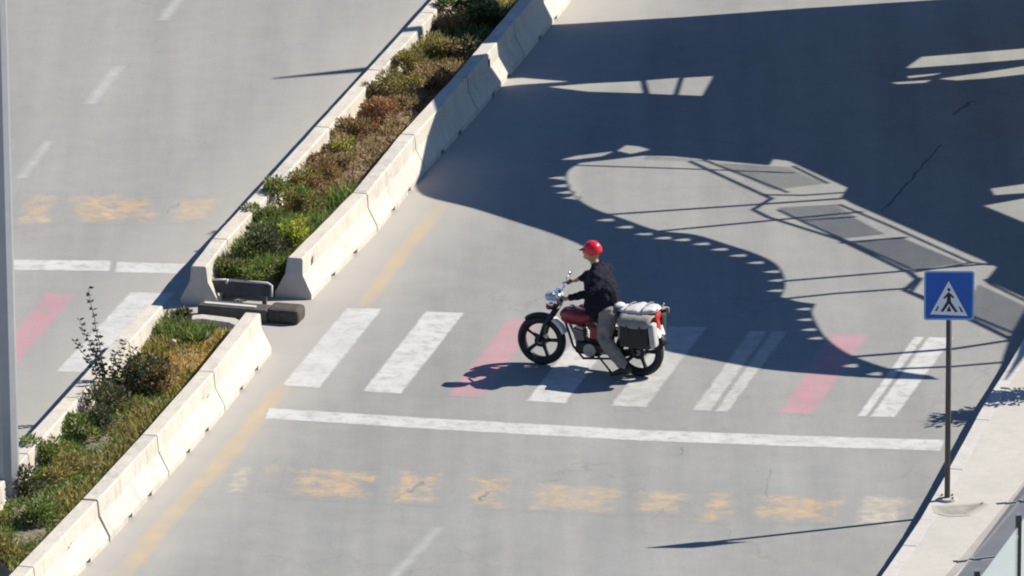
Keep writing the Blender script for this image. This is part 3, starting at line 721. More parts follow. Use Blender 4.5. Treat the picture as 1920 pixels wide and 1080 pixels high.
def rrect(hw, hh, r, n=6):
    out = []
    for sx, sz, a0 in ((1, 1, 0), (-1, 1, 90), (-1, -1, 180), (1, -1, 270)):
        for k in range(n + 1):
            a = math.radians(a0 + 90 * k / n); out.append((sx * (hw - r) + r * math.cos(a), sz * (hh - r) + r * math.sin(a)))
    return out
def plate(name, poly, y, th, m, parent):
    mb = MB(); mb.prism([Vector(p) for p in poly], 0, th); me = mb.build(name, m, parent); me.rotation_euler = (math.radians(90), 0, 0); me.location = (cx, y, cz); return me
plate('back_plate', rrect(hw, hh, .03), -.036, .006, M['sign_edge'], root)
plate('blue_face', rrect(hw - .022, hh - .022, .02), -.0425, .002, M['sign_blue'], root)
def S(px, py): x, z = zy(px, py); return (x - cx, z - cz)
# coordinates traced on the enlarged crop (1640,480) * 3.857
def Z(a, b_): return S(1640 + a / 3.857, 480 + b_ / 3.857)
plate('white_triangle', [Z(535, 180), Z(672, 432), Z(402, 420)], -.0450, .0015, M['sign_white'], root)
for poly in ([Z(528, 232), Z(545, 232), Z(550, 246), Z(537, 256), Z(524, 246)],                       # head
             [Z(536, 258), Z(575, 296), Z(566, 305), Z(549, 292), Z(552, 330), Z(600, 402), Z(582, 407), Z(537, 345), Z(496, 402), Z(476, 400), Z(521, 328), Z(524, 292), Z(508, 308), Z(494, 302)],  # body
             [Z(455, 362), Z(466, 362), Z(450, 396), Z(436, 396)], [Z(606, 362), Z(618, 366), Z(642, 404), Z(624, 404)], [Z(530, 372), Z(542, 360), Z(553, 400), Z(520, 400)]):
    plate('pictogram', poly, -.0470, .0012, M['sign_black'], root)
for z_ in (zt - .12, zb + .12):
    mb = MB(); mb.box((lean, -.016, z_), (.11, .05, .035)); mb.build('bracket', M['dark_steel'], root)

# ------------------------------------------------------------------ glass railing bottom right
HP = 1.1
tops = [(1754,1175),(1832,1070),(1910,965),(1988,860),(2066,755),(2144,650)]
TP = [G(x, y, KZ + HP) for x, y in tops]
root = empty('glass_railing', (TP[0].x, TP[0].y, KZ)); tag(root, 'pale glass railing with slim dark posts in the bottom right corner', 'railing')
loc = lambda p: Vector((p.x - TP[0].x, p.y - TP[0].y, p.z - KZ))
for p in TP:
    q = loc(p); mb = MB(); mb.box((q.x, q.y, HP / 2 - .01), (.06, .06, HP), Matrix.Rotation(.25, 3, 'Z')); pr = mb.build('post', M['dark_steel'], root, bevel=.006)
    mb = MB(); mb.box((q.x, q.y, HP + .003), (.066, .066, .014), Matrix.Rotation(.25, 3, 'Z')); mb.build('cap', M['steel'], pr)
    for zz in (.25, .85):
        mb = MB(); mb.box((q.x - .03, q.y - .03, zz), (.05, .05, .05)); mb.build('clamp', M['chrome'], pr)
for a, b_ in zip(TP, TP[1:]):
    a, b_ = loc(a), loc(b_); d = (b_ - a).normalized(); L_ = (b_ - a).length; m_ = (a + b_) / 2
    rot = Matrix.Rotation(math.atan2(d.y, d.x), 3, 'Z'); mb = MB(); mb.box((m_.x, m_.y, .52), (L_ - .12, .012, .88), rot); mb.build('glass_pane', M['glass'], root)

# ------------------------------------------------------------------ unseen overhead structure, its outline shaped to cast the large road shadow
CH = 4.6
off = Vector((SUN_AZ.x, SUN_AZ.y, 0)) * CH / math.tan(SUN_EL)
def U(px, py): p = G(px, py) + off; return Vector((p.x, p.y, 0))
can = empty('shadow_caster', U(2300, 300)); can.location.z = 0; base = can.location.copy()
tag(can, 'unseen overhead structure outside the frame, outline shaped to cast the large dark shadow', 'shadow_caster')
def fill(loops):
    vs, es = [], []
    for l in loops:
        n = len(vs); vs += [Vector((p.x, p.y)) for p in l]; es += [(n + i, n + (i + 1) % len(l)) for i in range(len(l))]
    r_ = delaunay_2d_cdt(vs, es, [], 0, 1e-6); out = []
    nv = r_[0]; orig = r_[3]; back = [o_[0] if o_ else None for o_ in orig]
    def inside(x, y, l):
        c = False
        for i in range(len(l)):
            a, b_ = l[i], l[i - 1]
            if (a.y > y) != (b_.y > y) and x < (b_.x - a.x) * (y - a.y) / (b_.y - a.y) + a.x: c = not c
        return c
    for t in r_[2]:
        x = sum(nv[i].x for i in t) / 3; y = sum(nv[i].y for i in t) / 3
        if inside(x, y, loops[0]) and not any(inside(x, y, h) for h in loops[1:]):
            if all(back[i] is not None for i in t): out.append(tuple(back[i] for i in t))
            else: print('lost triangle')
    return out
def cpoly(name, outer, holes, z0, z1, m=None, kind=None):
    loops = [[U(*p) - base for p in outer]] + [[U(*p) - base for p in h] for h in holes]
    loops = [[Vector((p.x, p.y, 0)) for p in l] for l in loops]
    tri = fill(loops); flat = [p for l in loops for p in l]; n = len(flat)
    mb = MB(); mb.v = [(p.x, p.y, z1) for p in flat] + [(p.x, p.y, z0) for p in flat]
    for t in tri: mb.f.append(tuple(t)); mb.f.append(tuple(n + i for i in t[::-1]))
    k = 0
    for l in loops:
        m_ = len(l)
        for i in range(m_): j = (i + 1) % m_; mb.f.append((k + i, k + j, n + k + j, n + k + i))
        k += m_
    o = mb.build(name, m or M['shadow_caster'], can)
    if kind: o['kind'] = kind
    return o
def smooth_px(pts, n=5):
    out = []
    for i in range(len(pts) - 1):
        p0 = pts[max(i - 1, 0)]; p1 = pts[i]; p2 = pts[i + 1]; p3 = pts[min(i + 2, len(pts) - 1)]
        for k in range(n):
            t = k / n; f = lambda a, b, c, d: .5 * (2 * b + (c - a) * t + (2 * a - 5 * b + 4 * c - d) * t * t + (3 * b - a - 3 * c + d) * t ** 3)
            out.append((f(p0[0], p1[0], p2[0], p3[0]), f(p0[1], p1[1], p2[1], p3[1])))
    out.append(pts[-1]); return out
outer_low = smooth_px([(733,262),(740,285),(755,308),(772,334),(793,366),(880,389),(960,414),(1040,440),(1095,463),(1116,480),(1132,530),(1148,580),(1172,625),(1236,655),(1330,674),(1430,692),(1550,703),(1660,710),(1758,712)], 4)
edge2 = smooth_px([(1740,704),(1700,699),(1660,690),(1610,673),(1575,656),(1545,632),(1528,606),(1520,585),(1527,570)], 4)
edge1 = smooth_px([(1462,557),(1470,535),(1464,510),(1448,492),(1412,475),(1360,458),(1300,440),(1230,432),(1165,410),(1110,391),(1078,370),(1062,345),(1062,322),(1085,306)], 4)
ladder_out = [(1140,300),(1205,292),(1260,293),(1330,300),(1440,310),(1448,298),(1478,302),(1588,352),(1576,371),(1602,384),(1650,405),(1850,492),(1868,501),(1848,526),(1920,558),(2100,640)]
outline = outer_low + edge2 + [(1495,566)] + edge1 + ladder_out + [(2500,640),(2500,-110),(2300,-40),(1750,0),(1500,16),(1280,32),(1065,45),(950,50),(860,62),(770,84),(752,100),(764,150),(830,157),(900,151),(978,146),(1066,153),(970,159),(880,169),(800,181),(748,195),(728,228)]
holes = [
 [(1697,127),(1725,107),(1920,91),(2100,76),(2100,98),(1920,111),(1800,121),(1700,128)],
 [(1758,148),(1830,138),(1920,124),(2100,100),(2100,118),(1920,139),(1850,147),(1790,151)],
 [(1698,143),(1766,137),(1750,141),(1702,147)], [(1668,155),(1745,150),(1735,155),(1680,158)],
 [(1026,163),(1100,157),(1200,152),(1205,175),(1100,172)], [(1209,151),(1272,146),(1262,178),(1216,176)], [(1280,146),(1336,143),(1316,180),(1270,178)],
 [(1855,354),(1920,345),(2100,330),(2100,350),(1920,362),(1862,366)], [(1842,386),(1920,372),(2100,350),(2100,500),(1920,418)],
 [(1048,300),(1080,292),(1150,284),(1128,293),(1080,299)], [(1155,283),(1172,272),(1200,275),(1218,281),(1180,289)],
]
# slit teeth beside the curved edges
def teeth(curve, step, ln, ht, dx, skip=0):
    acc = 0; out = []
    for a, b_ in zip(curve, curve[1:]):
        L_ = math.hypot(b_[0] - a[0], b_[1] - a[1]); acc += L_
        if acc >= step:
            acc = 0; x, y = b_[0] + dx, b_[1]; x += 3; out.append([(x - ln, y + 1), (x - ln * .5, y - ht * .42), (x, y - ht * .62), (x + 2, y + ht * .5), (x - ln * .5, y + ht * .55)])
    return out
left_arc = smooth_px([(1062,318),(1060,336),(1070,356),(1090,374)], 16)
holes += teeth(left_arc, 15, 34, 4.2, -4)
slant1 = smooth_px([(1110,391),(1160,410),(1230,434),(1300,443),(1360,460),(1412,478),(1446,496)], 14)
holes += [[(x, y + 9) for x, y in h] for h in teeth(slant1, 34, 34, 4.2, 3)]
right_arc = smooth_px([(1449,495),(1464,515),(1470,535),(1460,560)], 16)
holes += teeth(right_arc, 18, 32, 4.2, -4)
arc2 = smooth_px([(1522,560),(1519,590),(1530,620),(1550,645)], 16)
holes += teeth(arc2, 19, 30, 4.2, -4)
slant2 = smooth_px([(1560,650),(1590,668),(1640,686),(1700,700)], 14)
holes += [[(x, y + 14) for x, y in h] for h in teeth(slant2, 44, 30, 6, 4)][:2]
cpoly('deck', outline, holes, CH - .02, CH)
def cbar(name, pts, wpx, z=CH - .05):  # bars laid to cast the thin dark lines within the shadow
    P = [U(*p) - base for p in pts]; mb = MB(); hw_ = wpx * 1.85 / 150 / 2
    mb.tube([Vector((p.x, p.y, z)) for p in P], [(hw_, .012) if False else hw_] * len(P), 6); return mb.build(name, M['shadow_caster'], can)
for pts, wd in [([(1120,404),(1430,383),(1572,373)], 6), ([(1200,437),(1430,415),(1606,398)], 6), ([(1462,528),(1700,508),(1860,494)], 6), ([(1455,562),(1560,551),(1702,541)], 6),
                ([(1590,670),(1780,655),(1905,636)], 7), ([(1650,694),(1780,688),(1970,672)], 6), ([(1050,310),(1300,318),(1480,325)], 4)]: cbar('cross_bar', pts, wd)
for pts, wd in [([(1285,303),(1436,372)], 5), ([(1310,300),(1470,362)], 4), ([(1440,372),(1404,394),(1432,408),(1566,450),(1700,514)], 5), ([(1450,394),(1505,420),(1700,505)], 4), ([(1700,514),(1712,524),(1688,545),(1780,585),(1894,640)], 6),
                ([(1720,522),(1700,548),(1800,588),(1900,628)], 4), ([(1478,312),(1545,345)], 4), ([(1565,384),(1660,424),(1810,492),(1850,498)], 4), ([(1838,524),(1850,534),(1925,570),(2000,605)], 4), ([(1420,366),(1500,367),(1572,362)], 5),
                ([(1500,414),(1594,407)], 5), ([(1570,456),(1690,446)], 6), ([(1700,512),(1810,494)], 5)]: cbar('rail', pts, wd)
def mesh_panel(q, frac=.56, n=26):
    """thin slats spaced to cast half shade between two rails"""
    a, b_, c, d = [U(*p) - base for p in q]; mb = MB()
    for k in range(n):
        t0 = k / n; t1 = t0 + frac / n
        p = [a.lerp(d, t0), b_.lerp(c, t0), b_.lerp(c, t1), a.lerp(d, t1)]
        mb.quad([(v.x, v.y, CH - .03) for v in p])
    mb.build('slat_screen', M['shadow_caster'], can)['kind'] = 'stuff'
mesh_panel([(1340,306),(1472,314),(1541,345),(1445,358)], .42); mesh_panel([(1452,390),(1562,384),(1596,405),(1498,414)], .52); mesh_panel([(1500,416),(1596,408),(1656,440),(1567,449)], .60, 20)
mesh_panel([(1594,456),(1686,446),(1803,494),(1700,508)], .66, 36); mesh_panel([(1830,534),(1930,580),(1896,632),(1790,588)], .56, 50)
mesh_panel([(1206,293),(1318,301),(1338,305),(1200,300)], .3, 6)
# added fin, curved to cast the thick dark band over the kerb
cpoly('kerb_shadow_fin', [(1846,746),(1870,700),(1876,672),(1890,630),(1910,594),(1925,570),(1950,570),(1930,600),(1912,640),(1905,668),(1890,690)], [], CH - .05, CH - .02)
for px, py in [(2440,560),(2440,20),(2200,-40),(2250,600)]:
    q = U(px, py) - base; mb = MB(); mb.tube([(q.x, q.y, 0), (q.x, q.y, CH - .02)], .12, 16); mb.build('column', M['shadow_caster'], can, True)
# slim pole whose pointed shadow lies on the far carriageway
d = Vector((SUN_AZ.x, SUN_AZ.y, 0)); tip = G(515, 147); k = 11.6
bs = tip + d * k; root = empty('flag_pole', bs); tag(root, 'slim tapered pole outside the frame whose pointed shadow lies on the far carriageway', 'pole')
hh_ = k * math.tan(SUN_EL); mb = MB(); mb.tube([(0, 0, -.02), (0, 0, hh_ * .86), (0, 0, hh_)], [.17, .13, .03], 12); mb.build('mast', M['steel'], root, True)
mb = MB(); mb.ball((0, 0, hh_), (.02, .02, .03), 8, 6); mb.build('finial', M['steel'], root)
# shrub added unseen past the right edge to cast the bushy kerb shadow
q = G(2005, 732, KZ); shrub(Vector((q.x, q.y, KZ)), .30, 1.42, 'deep', 'shadow_shrub', 'added leafy shrub past the right edge, placed to cast a shadow across the kerb', None, 1300, leaf=.09, seed=77, lump=9, cat='shrub')

# ------------------------------------------------------------------ motorcycle
FC = G(1016, 683); RC = G(1199, 705); F = (FC - RC); WB = F.length; F.normalize(); LF = Vector((-F.y, F.x, 0))
if LF.dot(CAM - RC) < 0: LF = -LF
RZ = math.atan2(F.y, F.x)
def B(px, py, l=0.0):
    d = ray(px, py); t = (LF.dot(RC) + l - LF.dot(CAM)) / LF.dot(d); p = CAM + d * t
    return Vector(((p - RC).dot(F), l, p.z))
# local axes: x forward, y to the rider's left
bike = empty('motorcycle', RC, RZ); tag(bike, 'dark red and black motorcycle with five spoke wheels crossing the zebra stripes', 'motorcycle')
print('WB', WB, B(1016, 641), 'LF', LF)
WR = .315
def wheel(x, hub):
    root = MB(); root.torus((x, 0, WR), WR - .05, .05, seg=48, s2=12, ry=.055); w_ = root.build('wheel_tyre', M['tyre'], bike, True)
    m = MB(); m.torus((x, 0, WR), WR - .09, .016, seg=48, s2=8, ry=.034); m.build('rim', M['black_metal'], w_, True)
    for k in range(5):
        t = math.radians(90 + 72 * k + 14); dx, dz = math.cos(t), math.sin(t); m = MB()
        m.tube([(x + dx * .04, 0, WR + dz * .04), (x + dx * .13, 0, WR + dz * .13), (x + dx * (WR - .085), 0, WR + dz * (WR - .085))], [(.036, .036), (.022, .022), (.028, .028)], 8); m.build('spoke', M['black_metal'], w_)
    m = MB(); m.tube([(x, -.06, WR), (x, .06, WR)], hub, 20); m.build('hub', M['black_metal'], w_, False)
    m = MB(); m.tube([(x, .06, WR), (x, .075, WR)], hub * .45, 12); m.build('axle_cap', M['alu'], w_)
wheel(WB, .075); wheel(0, .085)
def bpart(name, m, mat_, smooth=True, bevel=0, remesh=0, subd=0, parent=None): return m.build(name, mat_, parent or bike, smooth, bevel, remesh, subd)
# fenders
def fender(name, x, a0, a1, r, wd, mat_):
    m = MB(); n = 14; rg = []
    for i in range(n + 1):
        t = math.radians(a0 + (a1 - a0) * i / n); rg.append([(x + math.cos(t) * (r + h_), y_, WR + math.sin(t) * (r + h_)) for y_, h_ in ((-wd, -.03), (-wd * .8, .0), (0, .015), (wd * .8, .0), (wd, -.03), (wd * .75, -.012), (0, .003), (-wd * .75, -.012))])
    m.loft([[Vector(p) for p in r_] for r_ in rg]); return bpart(name, m, mat_)
fender('front_fender', WB, 52, 118, WR + .022, .065, M['black_metal'])
fender('front_mudguard_tail', WB, 118, 158, WR + .024, .068, M['white_plastic'])
fender('rear_fender', 0, 20, 160, WR + .06, .08, M['black_metal'])
hc = B(1044, 572); fk = B(1050, 548)
for s in (-1, 1):
    m = MB(); m.tube([(WB, s * .085, WR), (WB - .06, s * .085, WR + .2), (hc.x - .02, s * .085, hc.z)], [.026, .026, .022], 10); bpart('fork_leg', m, M['black_metal'])
m = MB(); m.tube([(hc.x - .02, -.11, hc.z + .02), (hc.x - .02, .11, hc.z + .02)], .025, 10); bpart('fork_yoke', m, M['black_metal'])
# head lamp
hl = B(1031, 563); m = MB()
rg = []
for dx, r_ in ((-.14, .04), (-.12, .085), (-.05, .112), (.0, .118), (.014, .116)):
    rg.append([Vector((hl.x + dx - .0, math.cos(2 * math.pi * k / 20) * r_, hl.z + math.sin(2 * math.pi * k / 20) * r_)) for k in range(20)])
m.loft(rg); h_ = bpart('head_lamp', m, M['chrome'])
m = MB(); m.ball((hl.x + .012, 0, hl.z), (.032, .104, .104), 16, 10); bpart('lamp_glass', m, M['glass_lens'], parent=h_)
m = MB(); m.loft([[Vector((hl.x + dx, math.cos(2 * math.pi * k / 16) * wy, hl.z + .075 + math.sin(2 * math.pi * k / 16) * hz)) for k in range(16)] for dx, wy, hz in ((-.17, .05, .03), (-.13, .11, .055), (-.05, .13, .06), (.02, .11, .04), (.04, .07, .015))]); bpart('lamp_cowl', m, M['cowl'])
# instrument pod, handlebar
bc = B(1064, 545)
for s in (-1, 1):
    m = MB(); m.tube([(hl.x - .07, s * .05, hl.z + .07), (hl.x - .10, s * .05, hl.z + .13)], .045, 14); bpart('dial', m, M['chrome'], False)
gl_ = B(1053, 562, .33); gr_ = B(1073, 527, -.33)
m = MB(); m.tube([gl_, gl_ + Vector((.10, -.12, .0)), (bc.x + .09, .12, bc.z + .01), (bc.x + .08, 0, bc.z - .01), (bc.x + .09, -.12, bc.z + .01), gr_ + Vector((.08, .12, 0)), gr_], .013, 8); bpart('handlebar', m, M['chrome'])
for g_, s in ((gl_, 1), (gr_, -1)):
    m = MB(); m.tube([g_ + Vector((0, s * .03, 0)), g_ + Vector((.02, -s * .1, .0))], .02, 10); bpart('grip', m, M['seat'])
    m = MB(); m.tube([g_ + Vector((.05, -s * .07, 0)), g_ + Vector((.07, s * .05, -.01))], .008, 6); bpart('lever', m, M['chrome'])
    m = MB(); m.tube([g_ + Vector((.04, -s * .10, 0)), g_ + Vector((.045, -s * .08, .06)), g_ + Vector((.03, -s * .03, .09))], .006, 6); mr = bpart('mirror_stalk', m, M['chrome'])
    m = MB(); m.ball(g_ + Vector((.03, s * .0, .10)), (.014, .045, .028), 12, 8); bpart('mirror', m, M['chrome'], parent=mr)
# tank, side cover, seat
def blob(name, pts, mat_, sub=1, parent=None):
    """pts: list of (x, z, half width, half height) stations along the bike"""
    rg = []
    for x, z, wy, hz in pts:
        rg.append([Vector((x, math.copysign(abs(math.cos(t)) ** .7, math.cos(t)) * wy, z + math.copysign(abs(math.sin(t)) ** .7, math.sin(t)) * hz)) for t in [2 * math.pi * k / 16 for k in range(16)]])
    m = MB(); m.loft(rg); return bpart(name, m, mat_, True, parent=parent)
t0 = B(1054, 588); t1 = B(1112, 594); Lt = t0.x - t1.x
tank = blob('fuel_tank', [(t0.x + .02, t0.z, .03, .03), (t0.x - .03, t0.z, .10, .085), (t0.x - .14, t0.z + .0, .135, .11), (t0.x - .26, t0.z - .015, .12, .095), (t1.x + .02, t1.z - .0, .085, .07), (t1.x - .04, t1.z, .05, .04)], M['red_tank'])
m = MB(); m.tube([(t0.x - .13, 0, t0.z + .10), (t0.x - .13, 0, t0.z + .13)], .03, 12); bpart('fuel_cap', m, M['chrome'], parent=tank)
s0 = B(1112, 592); s1 = B(1165, 590)
blob('seat', [(s0.x + .05, s0.z + .0, .07, .03), (s0.x - .05, s0.z - .02, .12, .045), (s0.x - .25, s0.z - .03, .14, .05), (s1.x - .05, s1.z - .01, .14, .05), (s1.x - .35, s1.z + .0, .12, .045), (s1.x - .42, s1.z + .01, .08, .03)], M['seat'])
sc_ = B(1120, 625, .12)
for s in (-1, 1):
    m = MB(); m.box((sc_.x, s * .12, sc_.z), (.2, .04, .17)); bpart('side_cover', m, M['red_tank'], False, .02)
# frame
e0 = B(1058, 590); e1 = B(1080, 645); e2 = B(1100, 664); e3 = B(1150, 668); e4 = B(1160, 610)
for s in (-1, 1):
    m = MB(); m.tube([(e0.x, s * .03, e0.z), (e1.x, s * .09, e1.z), (e2.x, s * .11, e2.z - .02), (e3.x, s * .11, e3.z), (e4.x, s * .11, e4.z), (e4.x - .35, s * .10, e4.z + .07)], .016, 8); bpart('frame_tube', m, M['black_metal'])
    m = MB(); m.tube([(e3.x, s * .10, e3.z + .02), (0, s * .10, WR)], [.024, .02], 8); bpart('swing_arm', m, M['black_metal'])
    q0 = B(1172, 600, s * .13); m = MB(); m.tube([(.05, s * .13, WR + .02), (q0.x, s * .13, q0.z)], .028, 10); sh = bpart('shock_absorber', m, M['black_metal'])
    for k in range(7):
        m = MB(); u = .2 + k * .09; m.torus(((.05 + (q0.x - .05) * u), s * .13, WR + .02 + (q0.z - WR - .02) * u), .034, .006, seg=14, s2=6); bpart('coil', m, M['chrome'], parent=sh)
# engine
ec = B(1108, 650); m = MB(); m.box((ec.x, 0, ec.z), (.34, .24, .17), Matrix.Rotation(-.08, 3, 'Y')); eng = bpart('engine', m, M['black_metal'], False, .04)
m = MB(); m.tube([(ec.x - .04, .12, ec.z), (ec.x - .04, .16, ec.z)], .085, 18); bpart('crankcase_cover', m, M['alu'], False, .01, parent=eng)
cy = B(1094, 632)
for k in range(7):
    m = MB(); m.box((cy.x + .01 + k * .006, 0, cy.z - .07 + k * .028), (.14, .17, .012), Matrix.Rotation(-.25, 3, 'Y')); bpart('cooling_fin', m, M['alu'], False, parent=eng)
m = MB(); m.box((cy.x + .03, 0, cy.z + .13), (.10, .12, .05), Matrix.Rotation(-.25, 3, 'Y')); bpart('cylinder_head', m, M['alu'], False, .01, parent=eng)
m = MB(); m.tube([(cy.x + .08, -.08, cy.z + .06), (cy.x + .16, -.12, cy.z - .03), (ec.x + .1, -.15, ec.z - .10), (ec.x - .3, -.16, ec.z - .08), (-.02, -.18, WR - .02), (-.25, -.19, WR + .04)], [.02, .02, .02, .03, .042, .04], 10); bpart('exhaust', m, M['chrome'])
m = MB(); m.tube([(ec.x - .08, -.22, ec.z - .08), (ec.x - .08, .22, ec.z - .08)], .013, 8); bpart('foot_peg', m, M['seat'])
k0 = B(1117, 662, .12); k1 = B(1146, 698, .26); m = MB(); m.tube([k0, k1], .012, 8); ks = bpart('kick_stand', m, M['black_metal'])
m = MB(); m.box(k1, (.07, .03, .012)); bpart('stand_foot', m, M['black_metal'], False, parent=ks)
# chain cover
m = MB(); m.box((WB * .22, .12, WR + .01), (WB * .4, .03, .07), Matrix.Rotation(-.06, 3, 'Y')); bpart('chain_cover', m, M['black_metal'], False, .01)
# tail
tl = B(1232, 592); m = MB(); m.box((tl.x + .02, 0, tl.z), (.09, .17, .09)); tr = bpart('tail_lamp', m, M['red_lens'], False, .02)
m = MB(); m.box((tl.x + .08, 0, tl.z + .03), (.10, .20, .10)); bpart('tail_cowl', m, M['black_metal'], False, .02)
npl = B(1238, 622); m = MB(); m.box((npl.x, 0, npl.z), (.02, .2, .12), Matrix.Rotation(.35, 3, 'Y')); bpart('number_plate', m, M['white_plastic'], False, .004)
m = MB(); m.box((npl.x + .04, 0, npl.z + .08), (.06, .09, .16), Matrix.Rotation(.2, 3, 'Y')); bpart('plate_bracket', m, M['red_lens'], False, .01)
for s in (-1, 1):
    m = MB(); m.tube([(tl.x + .05, s * .06, tl.z + .02), (tl.x + .02, s * .19, tl.z + .03)], .008, 6); ind = bpart('indicator_stalk', m, M['black_metal'])
    m = MB(); m.ball((tl.x + .02, s * .21, tl.z + .03), (.03, .03, .022), 10, 8); bpart('indicator', m, M['amber'], parent=ind)
    m = MB(); m.tube([(hl.x - .08, s * .08, hl.z), (hl.x - .05, s * .18, hl.z)], .008, 6); ind = bpart('indicator_stalk', m, M['black_metal'])
    m = MB(); m.ball((hl.x - .05, s * .19, hl.z), (.022, .022, .016), 10, 8); bpart('indicator', m, M['visor'], parent=ind)
m = MB(); c0 = B(1170, 583); c1 = B(1236, 580)
for s in (-1, 1): m.tube([(c0.x - .05, s * .13, c0.z - .03), (c1.x, s * .13, c1.z), (c1.x - .03, s * .08, c1.z + .06)], .009, 6)
bpart('luggage_rack', m, M['chrome'])
# luggage: white bundle on the rear seat, pannier bags
def bundle():
    root = empty('luggage_bundle', bike.location, RZ); tag(root, 'white cloth bundle strapped on the motorcycle seat behind the rider', 'bundle')
    a = B(1160, 578); b_ = B(1236, 579); rg = []
    n = 9
    for i in range(n):
        u = i / (n - 1); x = a.x + (b_.x - a.x) * u; z = a.z + (b_.z - a.z) * u; e = math.sin(math.pi * min(max(u, .06), .94)) ** .45
        rg.append([Vector((x, math.copysign(abs(math.cos(t)) ** .6, math.cos(t)) * .20 * e, z + .012 * math.sin(i * 2.1) + math.copysign(abs(math.sin(t)) ** .6, math.sin(t)) * .036 * e)) for t in [2 * math.pi * k / 18 for k in range(18)]])
    m = MB(); m.loft(rg); m.build('cloth', M['bag_white'], root, True)
    for u in (.3, .72):
        x = a.x + (b_.x - a.x) * u; z = a.z + (b_.z - a.z) * u; m = MB()
        m.tube([(x, math.cos(t) * .203, z + math.sin(t) * .06) for t in [2 * math.pi * k / 24 for k in range(25)]], .007, 6); m.build('strap', M['bag_beige'], root, True)
    m = MB(); m.ball((a.x - .03, .05, a.z + .06), (.07, .09, .03), 12, 8); m.build('folded_corner', M['bag_white'], root, True)
bundle()
def pannier(s, lb):
    root = empty('pannier_bag', bike.location, RZ); tag(root, lb, 'pannier', 'pannier bags hung on the motorcycle')
    l = s * .27; sh = (0, 0)
    p = [B(1160, 604, .34), B(1212, 600, .34), B(1214, 655, .34), B(1166, 652, .34)]
    xs0, xs1 = max(p[0].x, p[3].x), min(p[1].x, p[2].x); z0, z1 = min(p[2].z, p[3].z), p[0].z
    cx_, cz_ = (xs0 + xs1) / 2, (z0 + z1) / 2; wx, hz = (xs0 - xs1), (z1 - z0)
    m = MB(); m.box((cx_, s * .25, cz_), (wx, .17, hz)); m.build('bag_body', M['bag_black'], root, False, .035)
    m = MB(); ring = []
    for i, (y_, z_) in enumerate([(s * .15, z1 + .075), (s * .25, z1 + .075), (s * .335, z1 + .045), (s * .352, z1 + .0), (s * .35, z1 - .025)]): ring.append((y_, z_))
    rg = []
    for i in range(9):
        u = i / 8; x = xs0 + .02 + (xs1 - xs0 - .04) * u; dz = -.03 * math.sin(math.pi * u)
        rg.append([Vector((x, y_, z_ + (dz if j > 2 else 0))) for j, (y_, z_) in enumerate(ring)] + [Vector((x, y_ - s * .018, z_ - .016 + (dz if j > 2 else 0))) for j, (y_, z_) in reversed(list(enumerate(ring)))])
    m.loft(rg); m.build('bag_flap', M['bag_beige'], root, True)
    if s > 0: m = MB(); m.box((xs1 - .045, s * .26, cz_ + .02), (.085, .15, hz * .95), Matrix.Rotation(.12, 3, 'Y')); m.build('rear_pocket', M['pocket'], root, False, .035)
    m = MB(); m.box((xs0 + .01, s * .24, cz_ + .04), (.04, .13, hz * .7)); m.build('front_edge', M['bag_beige'], root, False, .015)
    for u in (.28, .72):
        x = xs0 + (xs1 - xs0) * u; m = MB(); m.box((x, s * .358, z1 - .08), (.022, .006, .10)); m.build('strap', M['seat'], root)
pannier(1, 'black canvas pannier bag with grey flap on the near side of the motorcycle'); pannier(-1, 'black canvas pannier bag hung on the hidden far side of the motorcycle')

# ------------------------------------------------------------------ rider
rider = empty('person', bike.location, RZ); tag(rider, 'person in a red helmet, navy jacket and grey trousers sitting astride the motorcycle', 'person')
hd = B(1109, 473); nk = B(1117, 493); ch = B(1123, 522); ws = B(1128, 556); pv = B(1133, 584)
shl, shr = B(1121, 506, .19), B(1121, 500, -.19)
shl = Vector((ch.x - .01, .18, ch.z + .07)); shr = Vector((ch.x, -.18, ch.z + .07))
hl_, hr_ = B(1058, 561, .31), B(1077, 526, -.31)
ell = B(1104, 549, .30); elr = B(1101, 518, -.30)
hipL = B(1140, 590, .10); knL = B(1133, 636, .24); anL = B(1173, 691, .26); toL = B(1160, 706, .27)
hipR = Vector((hipL.x, -.10, hipL.z)); knR = Vector((pv.x + .36, -.22, pv.z - .10)); anR = Vector((ec.x - .10, -.24, ec.z + .0)); 
def capsule(mb, pts, rs, seg=12):
    mb.tube(pts, rs, seg)
    for p, r_ in ((pts[0], rs[0]), (pts[-1], rs[-1])): mb.ball(p, r_ if not isinstance(r_, tuple) else r_[0], seg, 8)
body = MB()
capsule(body, [pv, ws, ch, nk], [(.11, .12), (.10, .10), (.09, .11), (.045, .045)]); 
for s_, e_, h2, k_ in ((shl, ell, hl_, 1), (shr, elr, hr_, -1)):
    capsule(body, [ch + Vector((-.02, 0, .05)), s_ + Vector((-.03, 0, -.03))], [.06, .045]); capsule(body, [s_ + Vector((-.03, 0, -.03)), e_], [.045, .036]); capsule(body, [e_, h2 + (e_ - h2).normalized() * .05], [.038, .026])
    # palm and five fingers closing round the grip
    pm = h2 + (e_ - h2).normalized() * .01; body.ball(pm, (.042, .038, .024), 12, 8)
    for f in range(4):
        y_ = (f - 1.5) * .019; q0 = pm + Vector((.03, y_, .012)); body.tube([q0, q0 + Vector((.028, 0, .004)), q0 + Vector((.04, 0, -.018)), q0 + Vector((.026, 0, -.036))], [.010, .0095, .009, .008], 8)
    q0 = pm + Vector((.0, -k_ * .035, .0)); body.tube([q0, q0 + Vector((.03, -k_ * .006, -.014)), q0 + Vector((.045, k_ * .006, -.03))], [.011, .010, .008], 8)
for h_0, k_0, a_0 in ((hipL, knL, anL), (hipR, knR, anR)):
    capsule(body, [pv, h_0], [.12, .09]); capsule(body, [h_0, k_0], [.085, .055]); capsule(body, [k_0, a_0], [.052, .036])
